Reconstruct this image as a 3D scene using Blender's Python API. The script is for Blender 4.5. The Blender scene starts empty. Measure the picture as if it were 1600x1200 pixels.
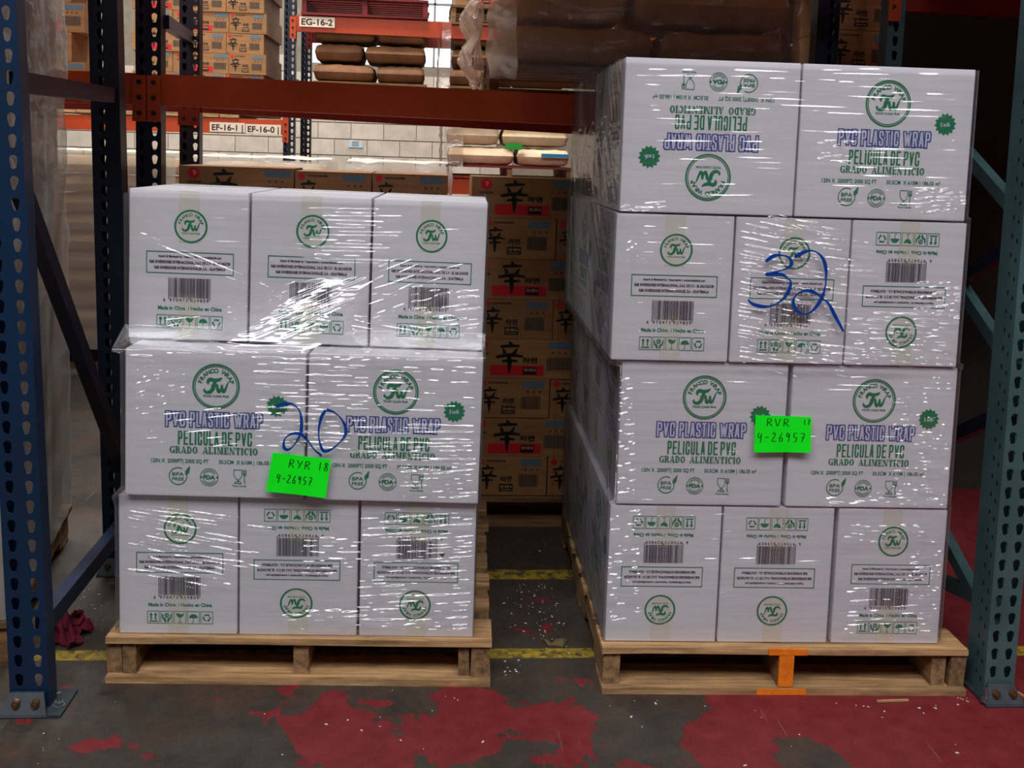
import bpy, math, random
import numpy as np
from math import sin, cos, tan, radians, pi, atan2, hypot, sqrt
from mathutils import Vector, Matrix, noise, geometry

random.seed(7)
SC = bpy.context.scene
COL = SC.collection

# ------------------------------------------------------------------ camera
F, CX, CY = 1650.0, 800.0, 418.4          # focal length and optical axis, in pixels of the 1600x1200 frame
YAW, PITCH, ROLL, CAM_H = radians(4.5), radians(6.0), .032, 1.45
FWD = Vector((sin(YAW)*cos(PITCH), cos(YAW)*cos(PITCH), -sin(PITCH)))
R0 = Vector((cos(YAW), -sin(YAW), 0)); U0 = R0.cross(FWD)
RT = R0*cos(ROLL)+U0*sin(ROLL); UP = U0*cos(ROLL)-R0*sin(ROLL)
CAM = Vector((0, 0, CAM_H))
cam = bpy.data.cameras.new('camera'); camo = bpy.data.objects.new('camera', cam); COL.objects.link(camo)
cam.sensor_width = 36; cam.lens = F/1600*36; cam.shift_y = -(600-CY)/1600; cam.clip_start = .05; cam.clip_end = 200
camo.matrix_world = Matrix(((RT.x, UP.x, -FWD.x, CAM.x), (RT.y, UP.y, -FWD.y, CAM.y), (RT.z, UP.z, -FWD.z, CAM.z), (0, 0, 0, 1)))
SC.camera = camo

# ------------------------------------------------------------------ world, lights, exposure
SC.view_settings.view_transform = 'Standard'; SC.view_settings.look = 'None'
SC.view_settings.gamma = 1; SC.view_settings.use_curve_mapping = False
SC.view_settings.exposure = 0.0
wd = bpy.data.worlds.new('world'); SC.world = wd; wd.use_nodes = True
wd.node_tree.nodes['Background'].inputs[0].default_value = (.9, .94, 1, 1)
wd.node_tree.nodes['Background'].inputs[1].default_value = .03

def area(name, loc, target, sx, sy, power, color=(1, 1, 1)):
    l = bpy.data.lights.new(name, 'AREA'); l.shape = 'RECTANGLE'; l.size = sx; l.size_y = sy; l.energy = power; l.color = color
    o = bpy.data.objects.new(name, l); COL.objects.link(o); o.location = loc
    o.rotation_euler = (Vector(target)-Vector(loc)).to_track_quat('-Z', 'Y').to_euler()
    return o
area('dock_daylight', (-.2, -2.8, 8.1), (.3, 2.8, .9), 11.0, 3.0, 920, (.985, .985, 1))
area('aisle_skylight', (-4.8, 6.3, 6.7), (-3.0, 8.6, 2.2), 2.0, 1.2, 250, (1, .95, .87))
area('mid_fill_light', (-1.3, 7.3, 7.6), (-1.3, 7.3, 0), 3.2, .7, 620, (1, .98, .95))  # added lamp, brightens the far sack and film tops from above
area('rear_skylight', (-.6, 12.2, 6.7), (-1.0, 13.2, .8), 6.0, 1.6, 400, (1, .97, .92))

# ------------------------------------------------------------------ pixel -> point on a plane in the room
def ray(px, py): return FWD+RT*((px-CX)/F)-UP*((py-CY)/F)
def P(px, py, y):
    r = ray(px, py); return CAM+r*((y-CAM.y)/r.y)
def PZ(px, py, z=0.0):
    r = ray(px, py); return CAM+r*((z-CAM.z)/r.z)
def PX(px, py, x):
    r = ray(px, py); return CAM+r*((x-CAM.x)/r.x)

# ------------------------------------------------------------------ materials
def srgb(r, g, b):
    f = lambda c: (c/255/12.92) if c/255 <= .04045 else ((c/255+.055)/1.055)**2.4
    return (f(r), f(g), f(b), 1)
def newmat(name):
    m = bpy.data.materials.new(name); m.use_nodes = True
    nt = m.node_tree; b = nt.nodes['Principled BSDF']
    return m, nt, b
def N(nt, typ, **kw):
    n = nt.nodes.new(typ)
    for k, v in kw.items():
        if k.startswith('i_'):
            key = k[2:]
            n.inputs[int(key) if key.isdigit() else key.replace('_', ' ')].default_value = v
        else: setattr(n, k, v)
    return n
def flat(name, col, rough=.6, metal=0, spec=.3):
    m, nt, b = newmat(name); b.inputs['Base Color'].default_value = col
    b.inputs['Roughness'].default_value = rough; b.inputs['Metallic'].default_value = metal
    b.inputs['Specular IOR Level'].default_value = spec
    return m
def grained(name, c1, c2, scale=(8, 8, 8), rough=.6, bump=.1, obj_var=.0, detail=6, spec=.3, metal=0, lo=.35, hi=.65, coord='Object', dist=.003):
    m, nt, b = newmat(name); L = nt.links.new
    tc = N(nt, 'ShaderNodeTexCoord'); mp = N(nt, 'ShaderNodeMapping'); mp.inputs['Scale'].default_value = scale
    oi = N(nt, 'ShaderNodeObjectInfo'); ad = N(nt, 'ShaderNodeVectorMath', operation='ADD')
    sc = N(nt, 'ShaderNodeMath', operation='MULTIPLY'); sc.inputs[1].default_value = 37
    L(oi.outputs['Random'], sc.inputs[0]); L(tc.outputs[coord], ad.inputs[0]); L(sc.outputs[0], ad.inputs[1])
    L(ad.outputs[0], mp.inputs['Vector'])
    nz = N(nt, 'ShaderNodeTexNoise'); nz.inputs['Scale'].default_value = 1; nz.inputs['Detail'].default_value = detail
    nz.inputs['Roughness'].default_value = .65
    L(mp.outputs[0], nz.inputs['Vector'])
    cr = N(nt, 'ShaderNodeValToRGB'); cr.color_ramp.elements[0].color = c1; cr.color_ramp.elements[1].color = c2
    cr.color_ramp.elements[0].position = lo; cr.color_ramp.elements[1].position = hi
    L(nz.outputs[0], cr.inputs[0])
    out = cr.outputs[0]
    if obj_var:
        hs = N(nt, 'ShaderNodeHueSaturation'); mr = N(nt, 'ShaderNodeMapRange')
        mr.inputs['To Min'].default_value = 1-obj_var; mr.inputs['To Max'].default_value = 1+obj_var
        L(oi.outputs['Random'], mr.inputs['Value']); L(mr.outputs[0], hs.inputs['Value']); L(out, hs.inputs['Color']); out = hs.outputs[0]
    L(out, b.inputs['Base Color']); b.inputs['Roughness'].default_value = rough; b.inputs['Metallic'].default_value = metal
    b.inputs['Specular IOR Level'].default_value = spec
    if bump:
        bp = N(nt, 'ShaderNodeBump'); bp.inputs['Strength'].default_value = bump; bp.inputs['Distance'].default_value = dist
        L(nz.outputs[0], bp.inputs['Height']); L(bp.outputs[0], b.inputs['Normal'])
    return m

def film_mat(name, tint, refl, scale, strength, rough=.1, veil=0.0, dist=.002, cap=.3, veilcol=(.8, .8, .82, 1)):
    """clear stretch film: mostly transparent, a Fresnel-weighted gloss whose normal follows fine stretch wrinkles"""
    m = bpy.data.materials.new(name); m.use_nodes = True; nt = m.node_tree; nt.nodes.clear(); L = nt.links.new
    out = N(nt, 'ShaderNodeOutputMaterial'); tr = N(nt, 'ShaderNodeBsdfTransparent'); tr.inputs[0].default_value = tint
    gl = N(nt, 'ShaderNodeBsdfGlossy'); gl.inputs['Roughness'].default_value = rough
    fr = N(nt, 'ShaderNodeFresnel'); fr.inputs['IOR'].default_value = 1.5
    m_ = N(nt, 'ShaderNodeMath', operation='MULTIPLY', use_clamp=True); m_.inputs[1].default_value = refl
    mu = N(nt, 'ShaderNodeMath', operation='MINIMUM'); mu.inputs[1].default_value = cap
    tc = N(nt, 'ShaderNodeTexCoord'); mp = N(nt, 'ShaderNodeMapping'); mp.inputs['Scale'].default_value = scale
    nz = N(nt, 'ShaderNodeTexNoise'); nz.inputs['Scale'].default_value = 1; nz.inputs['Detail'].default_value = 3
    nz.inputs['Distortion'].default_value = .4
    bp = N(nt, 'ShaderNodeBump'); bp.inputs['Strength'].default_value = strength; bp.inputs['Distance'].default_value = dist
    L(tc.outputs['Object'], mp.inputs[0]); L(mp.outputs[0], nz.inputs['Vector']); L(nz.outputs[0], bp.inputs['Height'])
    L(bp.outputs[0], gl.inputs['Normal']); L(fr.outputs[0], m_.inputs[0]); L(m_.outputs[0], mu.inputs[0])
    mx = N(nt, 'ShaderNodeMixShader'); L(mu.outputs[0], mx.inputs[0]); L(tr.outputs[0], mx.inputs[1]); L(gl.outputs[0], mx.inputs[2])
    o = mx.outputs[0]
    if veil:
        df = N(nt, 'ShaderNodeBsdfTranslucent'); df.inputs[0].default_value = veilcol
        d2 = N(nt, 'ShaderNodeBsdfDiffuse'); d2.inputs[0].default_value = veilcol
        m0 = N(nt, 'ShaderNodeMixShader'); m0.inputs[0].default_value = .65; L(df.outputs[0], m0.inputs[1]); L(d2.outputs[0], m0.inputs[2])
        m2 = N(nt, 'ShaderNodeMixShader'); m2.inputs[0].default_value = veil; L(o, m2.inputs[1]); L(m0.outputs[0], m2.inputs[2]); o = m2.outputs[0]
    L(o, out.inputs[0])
    return m

M_CARTON = grained('white_carton_board', srgb(222, 220, 226), srgb(232, 230, 236), (3, 3, 60), .55, .05, .03)
M_KRAFT = grained('kraft_carton_board', srgb(140, 98, 60), srgb(160, 116, 76), (4, 4, 30), .7, .05, .08)
M_TAPE = flat('packing_tape', srgb(222, 218, 208), .35)
M_GREEN = flat('green_ink', srgb(10, 128, 84), .5)
M_BLUE = flat('blue_ink', srgb(44, 66, 150), .5)
M_PALE = flat('pale_lilac_ink', srgb(208, 208, 226), .5)
M_BLACK = flat('black_ink', srgb(52, 44, 52), .5)
M_JET = flat('jet_ink', srgb(24, 18, 18), .6)
M_RED = flat('red_ink', srgb(205, 28, 44), .5)
M_STEEL = flat('slate_ink', srgb(92, 110, 124), .6)
M_MARK = flat('blue_marker_ink', srgb(8, 62, 150), .3)
M_NEON = flat('neon_green_paper', srgb(0, 255, 22), .7)
M_INKGREEN = flat('dark_marker_ink', srgb(12, 52, 22), .5)
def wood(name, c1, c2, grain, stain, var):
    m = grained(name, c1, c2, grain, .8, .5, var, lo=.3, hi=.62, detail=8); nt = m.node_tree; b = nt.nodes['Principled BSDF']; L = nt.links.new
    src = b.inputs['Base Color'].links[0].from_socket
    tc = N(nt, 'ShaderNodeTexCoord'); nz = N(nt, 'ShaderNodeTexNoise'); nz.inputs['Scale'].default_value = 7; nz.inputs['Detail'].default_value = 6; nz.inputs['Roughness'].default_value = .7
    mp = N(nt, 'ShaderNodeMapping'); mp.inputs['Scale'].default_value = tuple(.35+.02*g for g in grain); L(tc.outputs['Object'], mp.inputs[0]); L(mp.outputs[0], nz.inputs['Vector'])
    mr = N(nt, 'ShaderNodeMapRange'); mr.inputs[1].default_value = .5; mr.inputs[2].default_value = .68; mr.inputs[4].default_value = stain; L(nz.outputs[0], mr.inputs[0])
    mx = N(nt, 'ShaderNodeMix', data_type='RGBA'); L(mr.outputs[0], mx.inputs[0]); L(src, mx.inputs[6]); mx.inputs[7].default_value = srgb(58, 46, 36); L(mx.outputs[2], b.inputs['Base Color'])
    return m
M_WOOD = wood('pallet_wood', srgb(116, 82, 50), srgb(196, 156, 110), (4, 60, 60), .6, .16)
M_WOODY = wood('pallet_wood_stringer', srgb(84, 64, 44), srgb(150, 116, 82), (50, 4, 50), .75, .2)
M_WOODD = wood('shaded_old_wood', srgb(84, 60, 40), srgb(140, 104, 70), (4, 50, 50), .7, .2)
M_REDWOOD = grained('red_painted_wood', srgb(92, 24, 26), srgb(128, 40, 38), (2, 12, 12), .7, .2, .1)
M_ORANGEP = grained('orange_spray_paint', srgb(216, 104, 20), srgb(244, 132, 24), (30, 30, 30), .7, .1)
M_NAVY = grained('navy_rack_paint', srgb(9, 16, 34), srgb(13, 24, 46), (5, 5, 2), .38, .05, spec=.5)
M_NAVYB = grained('blue_rack_paint', srgb(10, 34, 62), srgb(14, 42, 74), (5, 5, 2), .38, .05, spec=.5)
M_TEAL = grained('teal_rack_paint', srgb(50, 76, 80), srgb(72, 100, 103), (6, 6, 3), .45, .15, spec=.4, lo=.3)
M_GREYP = grained('grey_base_plate_paint', srgb(40, 48, 56), srgb(56, 64, 72), (12, 12, 12), .5, .1)
M_ORANGE = grained('orange_rack_paint', srgb(166, 56, 18), srgb(182, 66, 24), (2, 4, 4), .42, .04, spec=.45)
M_BEAMRED = grained('dark_red_rack_paint', srgb(112, 28, 16), srgb(126, 34, 20), (2, 4, 4), .45, .04)
M_ZINC = flat('zinc_bolt', srgb(150, 155, 160), .35, .9)
M_BRASS = flat('rusty_bolt', srgb(120, 88, 60), .45, .7)
M_SIGN = flat('label_card', srgb(222, 204, 186), .6)
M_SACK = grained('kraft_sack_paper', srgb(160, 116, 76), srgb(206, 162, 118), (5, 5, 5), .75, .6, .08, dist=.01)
M_SACK_SHADED = grained('shade_darkened_sack_paper', srgb(96, 62, 38), srgb(128, 86, 54), (5, 5, 5), .75, .6, .1, dist=.01)  # kraft sack copy with the far rack's shade put into its colour
M_SACKP = grained('pale_sack_paper', srgb(206, 176, 140), srgb(232, 206, 172), (5, 5, 5), .7, .6, .06, dist=.01)
M_RAG = grained('red_rag_cloth', srgb(78, 10, 26), srgb(110, 20, 40), (20, 20, 20), .9, .4)
M_BLOCK = grained('concrete_block', srgb(178, 168, 154), srgb(200, 188, 172), (6, 6, 6), .9, .25, .06)
M_MORTAR = grained('mortar', srgb(120, 110, 98), srgb(136, 126, 112), (9, 9, 9), .95, .1)
M_DARKWALL = grained('dark_plaster', srgb(50, 48, 47), srgb(62, 60, 58), (2, 2, 2), .9, .1)
M_ROOF = flat('roof_sheet', srgb(120, 120, 122), .7)
M_FILM = film_mat('clear_stretch_film', (.975, .975, .98, 1), 3.4, (2.5, 2.5, 75), .45, .11, .02, cap=.3)
M_FILMS = film_mat('crinkled_side_film_shaded', (.72, .72, .73, 1), 2.6, (10, 7, 26), .7, .12, .26, .008, veilcol=(.26, .27, .28, 1))  # grey tint and veil: murk, plus the unlit side's shade in colour
M_FILMB = film_mat('crumpled_sack_film', (.9, .86, .86, 1), 2.4, (7, 7, 16), .9, .15, .20, .02, veilcol=(.8, .68, .6, 1))
M_FILMP = film_mat('pinkish_sack_film', (.93, .9, .9, 1), 3.0, (5, 5, 14), .9, .14, .16, .018, veilcol=(.84, .72, .64, 1))
M_FILMT = film_mat('bunched_tan_film', (.9, .86, .84, 1), 3.0, (9, 9, 22), 1.0, .14, .55, .015, veilcol=(.86, .7, .58, 1))
M_FILMW = film_mat('glare_white_sack_film', (.9, .9, .9, 1), 2.4, (7, 7, 16), .8, .15, .55, .02, veilcol=(.92, .9, .87, 1))  # white veil puts skylight glare into the film's colour
M_FILMD = film_mat('hazy_pallet_film', (.82, .82, .82, 1), 2.2, (6, 6, 14), .8, .18, .45, .02, veilcol=(.74, .73, .7, 1))

# ------------------------------------------------------------------ mesh helpers
class MB:
    """collects faces and links them as one mesh object"""
    def __init__(s): s.v, s.f, s.m, s.mats, s.cur = [], [], [], [], 0
    def mat(s, m):
        if m not in s.mats: s.mats.append(m)
        s.cur = s.mats.index(m); return s
    def add(s, vs, fs):
        o = len(s.v); s.v += [tuple(v) for v in vs]
        for f in fs: s.f.append(tuple(i+o for i in f)); s.m.append(s.cur)
        return s
    def box(s, lo, hi, X=None):
        (a, b, c), (d, e, f) = lo, hi
        vs = [Vector(p) for p in ((a, b, c), (d, b, c), (d, e, c), (a, e, c), (a, b, f), (d, b, f), (d, e, f), (a, e, f))]
        if X: vs = [X @ v for v in vs]
        return s.add(vs, [(0, 3, 2, 1), (4, 5, 6, 7), (0, 1, 5, 4), (1, 2, 6, 5), (2, 3, 7, 6), (3, 0, 4, 7)])
    def bar(s, a, b, w, h, up=Vector((0, 0, 1))):
        a, b = Vector(a), Vector(b); d = (b-a); L = d.length; d.normalize()
        r = d.cross(up)
        if r.length < 1e-4: r = Vector((1, 0, 0))
        r.normalize(); u = r.cross(d)
        X = Matrix(((d.x, r.x, u.x, a.x), (d.y, r.y, u.y, a.y), (d.z, r.z, u.z, a.z), (0, 0, 0, 1)))
        return s.box((0, -w/2, -h/2), (L, w/2, h/2), X)
    def cyl(s, a, b, r, n=10):
        a, b = Vector(a), Vector(b); d = (b-a).normalized(); q = d.orthogonal().normalized(); w = d.cross(q)
        ring = [q*cos(2*pi*i/n)*r+w*sin(2*pi*i/n)*r for i in range(n)]
        vs = [a+p for p in ring]+[b+p for p in ring]
        fs = [(i, (i+1) % n, n+(i+1) % n, n+i) for i in range(n)]+[tuple(range(n))[::-1], tuple(range(n, 2*n))]
        return s.add(vs, fs)
    def mesh(s, name):
        me = bpy.data.meshes.new(name); me.from_pydata(s.v, [], s.f)
        for m in s.mats: me.materials.append(m)
        if len(s.mats) > 1: me.polygons.foreach_set('material_index', s.m)
        me.update(); return me
    def build(s, name, parent=None, loc=(0, 0, 0), smooth=False):
        me = s.mesh(name)
        if smooth: me.polygons.foreach_set('use_smooth', [True]*len(me.polygons))
        return link(name, me, parent, loc)
def link(name, me, parent=None, loc=(0, 0, 0), rot=None, scale=None):
    o = bpy.data.objects.new(name, me); COL.objects.link(o); o.parent = parent; o.location = loc
    if rot: o.rotation_euler = rot
    if scale: o.scale = scale
    return o
def tag(o, label, cat, group=None, kind=None):
    if label: o['label'] = label
    if cat: o['category'] = cat
    if group: o['group'] = group
    if kind: o['kind'] = kind
    return o
def thing(name, label, cat, loc, rz=0, group=None):
    o = bpy.data.objects.new(name, None); COL.objects.link(o); o.location = loc; o.rotation_euler = (0, 0, rz); o.empty_display_size = .1
    return tag(o, label, cat, group)
def structure(o):
    o['kind'] = 'structure'; return o

# ------------------------------------------------------------------ flat print: 2-D shapes in x,z on plane y=0
class PR(MB):
    k = 0
    def pf(s, pts, faces): s.k += 1; return s.add([(p[0], -s.k*1.5e-5, p[1]) for p in pts], faces)
    def poly(s, pts):
        t = geometry.tessellate_polygon([[Vector((x, y, 0)) for x, y in pts]])
        return s.pf(pts, t)
    def rect(s, x0, z0, x1, z1): return s.pf([(x0, z0), (x1, z0), (x1, z1), (x0, z1)], [(0, 1, 2, 3)])
    def ring(s, x, z, r0, r1, n=40, a0=0, a1=2*pi, sx=1, sz=1, sx0=None):
        full = abs(a1-a0-2*pi) < 1e-6; k = n if full else n+1; sx0 = sx if sx0 is None else sx0
        pts = []
        for i in range(k):
            a = a0+(a1-a0)*i/n
            pts += [(x+cos(a)*r0*sx0, z+sin(a)*r0*sz), (x+cos(a)*r1*sx, z+sin(a)*r1*sz)]
        fs = [(2*i, 2*((i+1) % k), 2*((i+1) % k)+1, 2*i+1) for i in range(n)]
        return s.pf(pts, fs)
    def disc(s, x, z, r, n=20, sx=1, sz=1, a0=0, a1=2*pi):
        return s.pf([(x+cos(a0+(a1-a0)*i/n)*r*sx, z+sin(a0+(a1-a0)*i/n)*r*sz) for i in range(n+(0 if a1-a0 > 6.28 else 1))], [tuple(range(n+(0 if a1-a0 > 6.28 else 1)))])
    def frame(s, x0, z0, x1, z1, t):
        s.rect(x0, z0, x1, z0+t); s.rect(x0, z1-t, x1, z1); s.rect(x0, z0+t, x0+t, z1-t); return s.rect(x1-t, z0+t, x1, z1-t)
    def stroke(s, pts, w, smooth=True, k=5):
        """brush stroke through points; w is a width or a list of widths per point"""
        ws = w if isinstance(w, (list, tuple)) else [w]*len(pts)
        q = []
        if smooth and len(pts) > 2:
            for i in range(len(pts)-1):
                p0, p1, p2, p3 = pts[max(i-1, 0)], pts[i], pts[i+1], pts[min(i+2, len(pts)-1)]
                for j in range(k):
                    t = j/k
                    c = [.5*((2*p1[d])+(-p0[d]+p2[d])*t+(2*p0[d]-5*p1[d]+4*p2[d]-p3[d])*t*t+(-p0[d]+3*p1[d]-3*p2[d]+p3[d])*t**3) for d in (0, 1)]
                    q.append((c[0], c[1], ws[i]+(ws[i+1]-ws[i])*t))
            q.append((*pts[-1], ws[-1]))
        else: q = [(*p, ww) for p, ww in zip(pts, ws)]
        vs = []
        for i, (x, z, ww) in enumerate(q):
            a, b = q[max(i-1, 0)], q[min(i+1, len(q)-1)]
            dx, dz = b[0]-a[0], b[1]-a[1]; l = hypot(dx, dz) or 1; nx, nz = -dz/l*ww/2, dx/l*ww/2
            vs += [(x+nx, z+nz), (x-nx, z-nz)]
        return s.pf(vs, [(2*i, 2*i+1, 2*i+3, 2*i+2) for i in range(len(q)-1)])
    def text(s, body, x, z, w, h, off=0, rot=0, spacing=1.0, anchor='c', lift=0):
        """text fitted to width w (None keeps proportions) and cap height h, centred on x, z"""
        vs, fs, (x0, x1, cap) = glyphs(body, off, spacing)
        sz = h/cap; sx = (w/(x1-x0)) if w else sz
        c, n = cos(rot), sin(rot)
        ox = (x0+x1)/2 if anchor == 'c' else x0
        pts = []
        for a, b in vs:
            a, b = (a-ox)*sx, (b-cap/2)*sz
            pts.append((x+a*c-b*n, -lift, z+a*n+b*c))
        return s.add(pts, fs)
_g = {}
def glyphs(body, off, spacing):
    k = (body, off, spacing)
    if k not in _g:
        c = bpy.data.curves.new('t', 'FONT'); c.body = body; c.resolution_u = 3; c.offset = off; c.space_character = spacing
        o = bpy.data.objects.new('t', c); m = bpy.data.meshes.new_from_object(o)
        vs = [(v.co.x, v.co.y) for v in m.vertices]; fs = [tuple(p.vertices) for p in m.polygons]
        bpy.data.objects.remove(o); bpy.data.curves.remove(c); bpy.data.meshes.remove(m)
        _g[k] = (vs, fs, (min(v[0] for v in vs), max(v[0] for v in vs), .727))
    return _g[k]

def fat_serif(pr, body, x, z, w, h):
    """fat slab-serif capitals: heavy stems, hairline cross strokes"""
    T, t, S = .30, .10, .09
    W = dict(G=.95, R=.95, A=1.0, D=.95, O=.95, L=.85, I=.5, M=1.25, E=.85, N=1.1, T=.9, C=.9)
    W[' '] = .75
    tot = sum(W[c]+.1 for c in body)-.1; kx = w/tot; cx = x-w/2; z0 = z-h/2
    def R(a, b, c, d): pr.rect(cx+a*kx, z0+b*h, cx+c*kx, z0+d*h)
    def Q(*p): pr.poly([(cx+a*kx, z0+b*h) for a, b in p])
    def stem(a, ww=T, pad=.08): R(a, 0, a+ww, 1); R(a-pad, 0, a+ww+pad, S); R(a-pad, 1-S, a+ww+pad, 1)
    def bowl(a, b0, b1, wid, a0=-pi/2, a1=pi/2, thick=.28):
        n = 10; pts = []
        for i in range(n+1):
            g = a0+(a1-a0)*i/n
            pts += [(cx+(a+cos(g)*wid)*kx, z0+((b0+b1)/2+sin(g)*(b1-b0)/2)*h), (cx+(a+cos(g)*(wid-thick))*kx, z0+((b0+b1)/2+sin(g)*((b1-b0)/2-t))*h)]
        pr.pf(pts, [(2*i, 2*i+1, 2*i+3, 2*i+2) for i in range(n)])
    for c in body:
        ww = W[c]
        if c in 'OGC':
            if c == 'O': bowl(ww/2, 0, 1, ww/2, 0, 2*pi, .29)
            else:
                bowl(ww/2, 0, 1, ww/2, radians(50), radians(310), .29); R(ww-.14, .62, ww-.03, 1)
                if c == 'G': R(ww-.3, 0, ww-.03, .45); R(ww-.42, .38, ww+.04, .47)
        elif c == 'R': stem(.08); bowl(.36, .46, 1, .5); R(.3, .46, .4, .56); R(.3, .9, .42, 1); Q((.42, .5), (.7, .5), (.98, 0), (.68, 0))
        elif c == 'A': Q((.42, 1), (.6, 1), (1.0, 0), (.66, 0)); Q((.42, 1), (.5, 1), (.2, 0), (.1, 0)); R(.2, .26, .75, .35); R(0, 0, .34, S); R(.6, 0, 1.04, S)
        elif c == 'D': stem(.08); bowl(.36, 0, 1, .56); R(.3, 0, .4, t); R(.3, 1-t, .4, 1)
        elif c == 'L': stem(.08); R(.3, 0, .82, S); R(.7, 0, .82, .36)
        elif c == 'I': stem(.1)
        elif c == 'M': stem(.86); R(.12, 0, .2, 1); R(0, 0, .32, S); R(0, 1-S, .3, 1); Q((.12, 1), (.4, 1), (.72, .05), (.56, .05)); Q((.62, .05), (.72, .05), (.95, 1), (.85, 1))
        elif c == 'E': stem(.08); R(.3, 0, .8, S); R(.3, 1-S, .8, 1); R(.3, .46, .58, .55); R(.69, 0, .8, .33); R(.69, .67, .8, 1); R(.52, .36, .6, .66)
        elif c == 'N': R(.14, 0, .23, 1); R(.88, 0, .97, 1); Q((.06, 1), (.36, 1), (.97, 0), (.72, 0)); R(0, 0, .38, S); R(.74, 1-S, 1.1, 1)
        elif c == 'T': stem(.3); R(.02, 1-S, .88, 1); R(.02, .64, .12, 1); R(.78, .64, .88, 1)
        cx += (ww+.1)*kx

BLK = dict(P=[[(0, 0), (0, 1)], [(0, 1), (.75, 1), (1, .9), (1, .58), (.75, .48), (0, .48)]], V=[[(0, 1), (.5, 0), (1, 1)]],
           C=[[(1, .68), (1, .88), (.8, 1), (.2, 1), (0, .88), (0, .12), (.2, 0), (.8, 0), (1, .12), (1, .32)]], L=[[(0, 1), (0, 0), (1, 0)]], A=[[(0, 0), (.42, 1), (.58, 1), (1, 0)], [(.2, .25), (.8, .25)]],
           S=[[(1, .74), (1, .9), (.8, 1), (.2, 1), (0, .9), (0, .68), (.15, .57), (.85, .43), (1, .32), (1, .1), (.8, 0), (.2, 0), (0, .1), (0, .26)]], T=[[(0, 1), (1, 1)], [(.5, 1), (.5, 0)]], I=[[(.5, 0), (.5, 1)]],
           W=[[(0, 1), (.25, 0), (.5, .85), (.75, 0), (1, 1)]], R=[[(0, 0), (0, 1)], [(0, 1), (.75, 1), (1, .9), (1, .6), (.75, .5), (0, .5)], [(.6, .5), (1, 0)]],
           E=[[(1, 1), (0, 1), (0, 0), (1, 0)], [(0, .5), (.85, .5)]], U=[[(0, 1), (0, .12), (.2, 0), (.8, 0), (1, .12), (1, 1)]], D=[[(0, 0), (0, 1), (.7, 1), (1, .85), (1, .15), (.7, 0), (0, 0)]])
def block(p, word, x, z, w, h, sw, grow=0, lift=0):
    """condensed heavy capitals drawn as square-ended strokes"""
    rel = {'I': .42, 'W': 1.5, 'L': .9}; gap = .26
    ws = [rel.get(c, 1) for c in word]; unit = w/(sum(ws)+gap*(len(word)-1)); cx = x-w/2; o = len(p.v)
    for c, r in zip(word, ws):
        lw = r*unit; X = lambda a: cx+sw/2+a*max(lw-sw, 0) if c != 'I' else cx+lw/2
        for st in BLK[c]:
            q = [(X(a), z-h/2+sw/2+b_*(h-sw)) for a, b_ in st]
            for (a, b_), (d, e) in zip(q[:-1], q[1:]):
                dx, dz = d-a, e-b_; l = hypot(dx, dz); dx, dz = dx/l, dz/l; k = (sw/2 if min(abs(dx), abs(dz)) < .02 else sw*.22)+grow; t = sw/2+grow
                p.pf([(a-dx*k-dz*t, b_-dz*k+dx*t), (a-dx*k+dz*t, b_-dz*k-dx*t), (d+dx*k+dz*t, e+dz*k-dx*t), (d+dx*k-dz*t, e+dz*k+dx*t)], [(0, 1, 2, 3)])
        cx += lw+gap*unit
    p.v[o:] = [(a, -lift-(b_*-1)*.1, c) for a, b_, c in p.v[o:]]

# ------------------------------------------------------------------ carton print, one mesh per printed element (shared by all cartons)
LW, SW, BH = .459, .311, .392
def brand_logo(R, double):
    p = PR().mat(M_GREEN)
    if double: p.ring(0, 0, R*.93, R, 56); p.ring(0, 0, R*.865, R*.905, 56)
    else: p.ring(0, 0, R*.885, R, 48)
    word = 'FRANCO WRAP'; a0, a1 = radians(163), radians(17)
    for i, ch in enumerate(word):
        if ch == ' ': continue
        a = a0+(a1-a0)*i/(len(word)-1); r = R*.70
        p.text(ch, cos(a)*r, sin(a)*r, None, R*.185, .03, a-pi/2)
    q = lambda L: [((x*.84+.02)*R, (y*.84+.0)*R) for x, y in L]
    W = lambda L: [x*R*.76 for x in L]
    p.stroke(q([(-.40, .10), (-.44, .24), (-.33, .36), (-.1, .33), (.13, .37), (.28, .48)]), W([.04, .17, .22, .19, .18, .03]))
    p.stroke(q([(-.04, .34), (-.13, .08), (-.2, -.14), (-.32, -.28), (-.5, -.31), (-.62, -.2), (-.58, -.12)]), W([.16, .22, .22, .2, .17, .12, .03]))
    p.stroke(q([(-.27, .05), (-.1, .05), (.07, .11)]), W([.06, .13, .06]))
    p.stroke(q([(.01, .12), (.05, -.1), (.1, -.25), (.17, -.24), (.3, .08)]), W([.13, .17, .17, .13, .08]))
    p.stroke(q([(.26, .1), (.28, -.12), (.33, -.25), (.41, -.21), (.52, .08), (.6, .28)]), W([.12, .17, .17, .14, .1, .03]))
    p.text('FOOD CLING FILM', 0, -.42*R, 1.06*R, .095*R, .03)
    return p.mesh('brand_logo')
G_LOGO_L, G_LOGO_S = brand_logo(.0605, True), brand_logo(.0435, False)
def one(fn, name, m=None):
    p = PR()
    if m: p.mat(m)
    fn(p); return p.mesh(name)
def _title(p):
    for wd, a, b_ in (('PVC', 0, .20), ('PLASTIC', .25, .655), ('WRAP', .71, 1)):
        x, w = ((a+b_)/2-.5)*.246, (b_-a)*.246
        p.mat(M_BLUE); block(p, wd, x, 0, w, .0395, .0047, .0028); p.mat(M_PALE); block(p, wd, x, 0, w, .0395, .0047, 0, .00035)
G_TITLE = one(_title, 'title_print')
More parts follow.
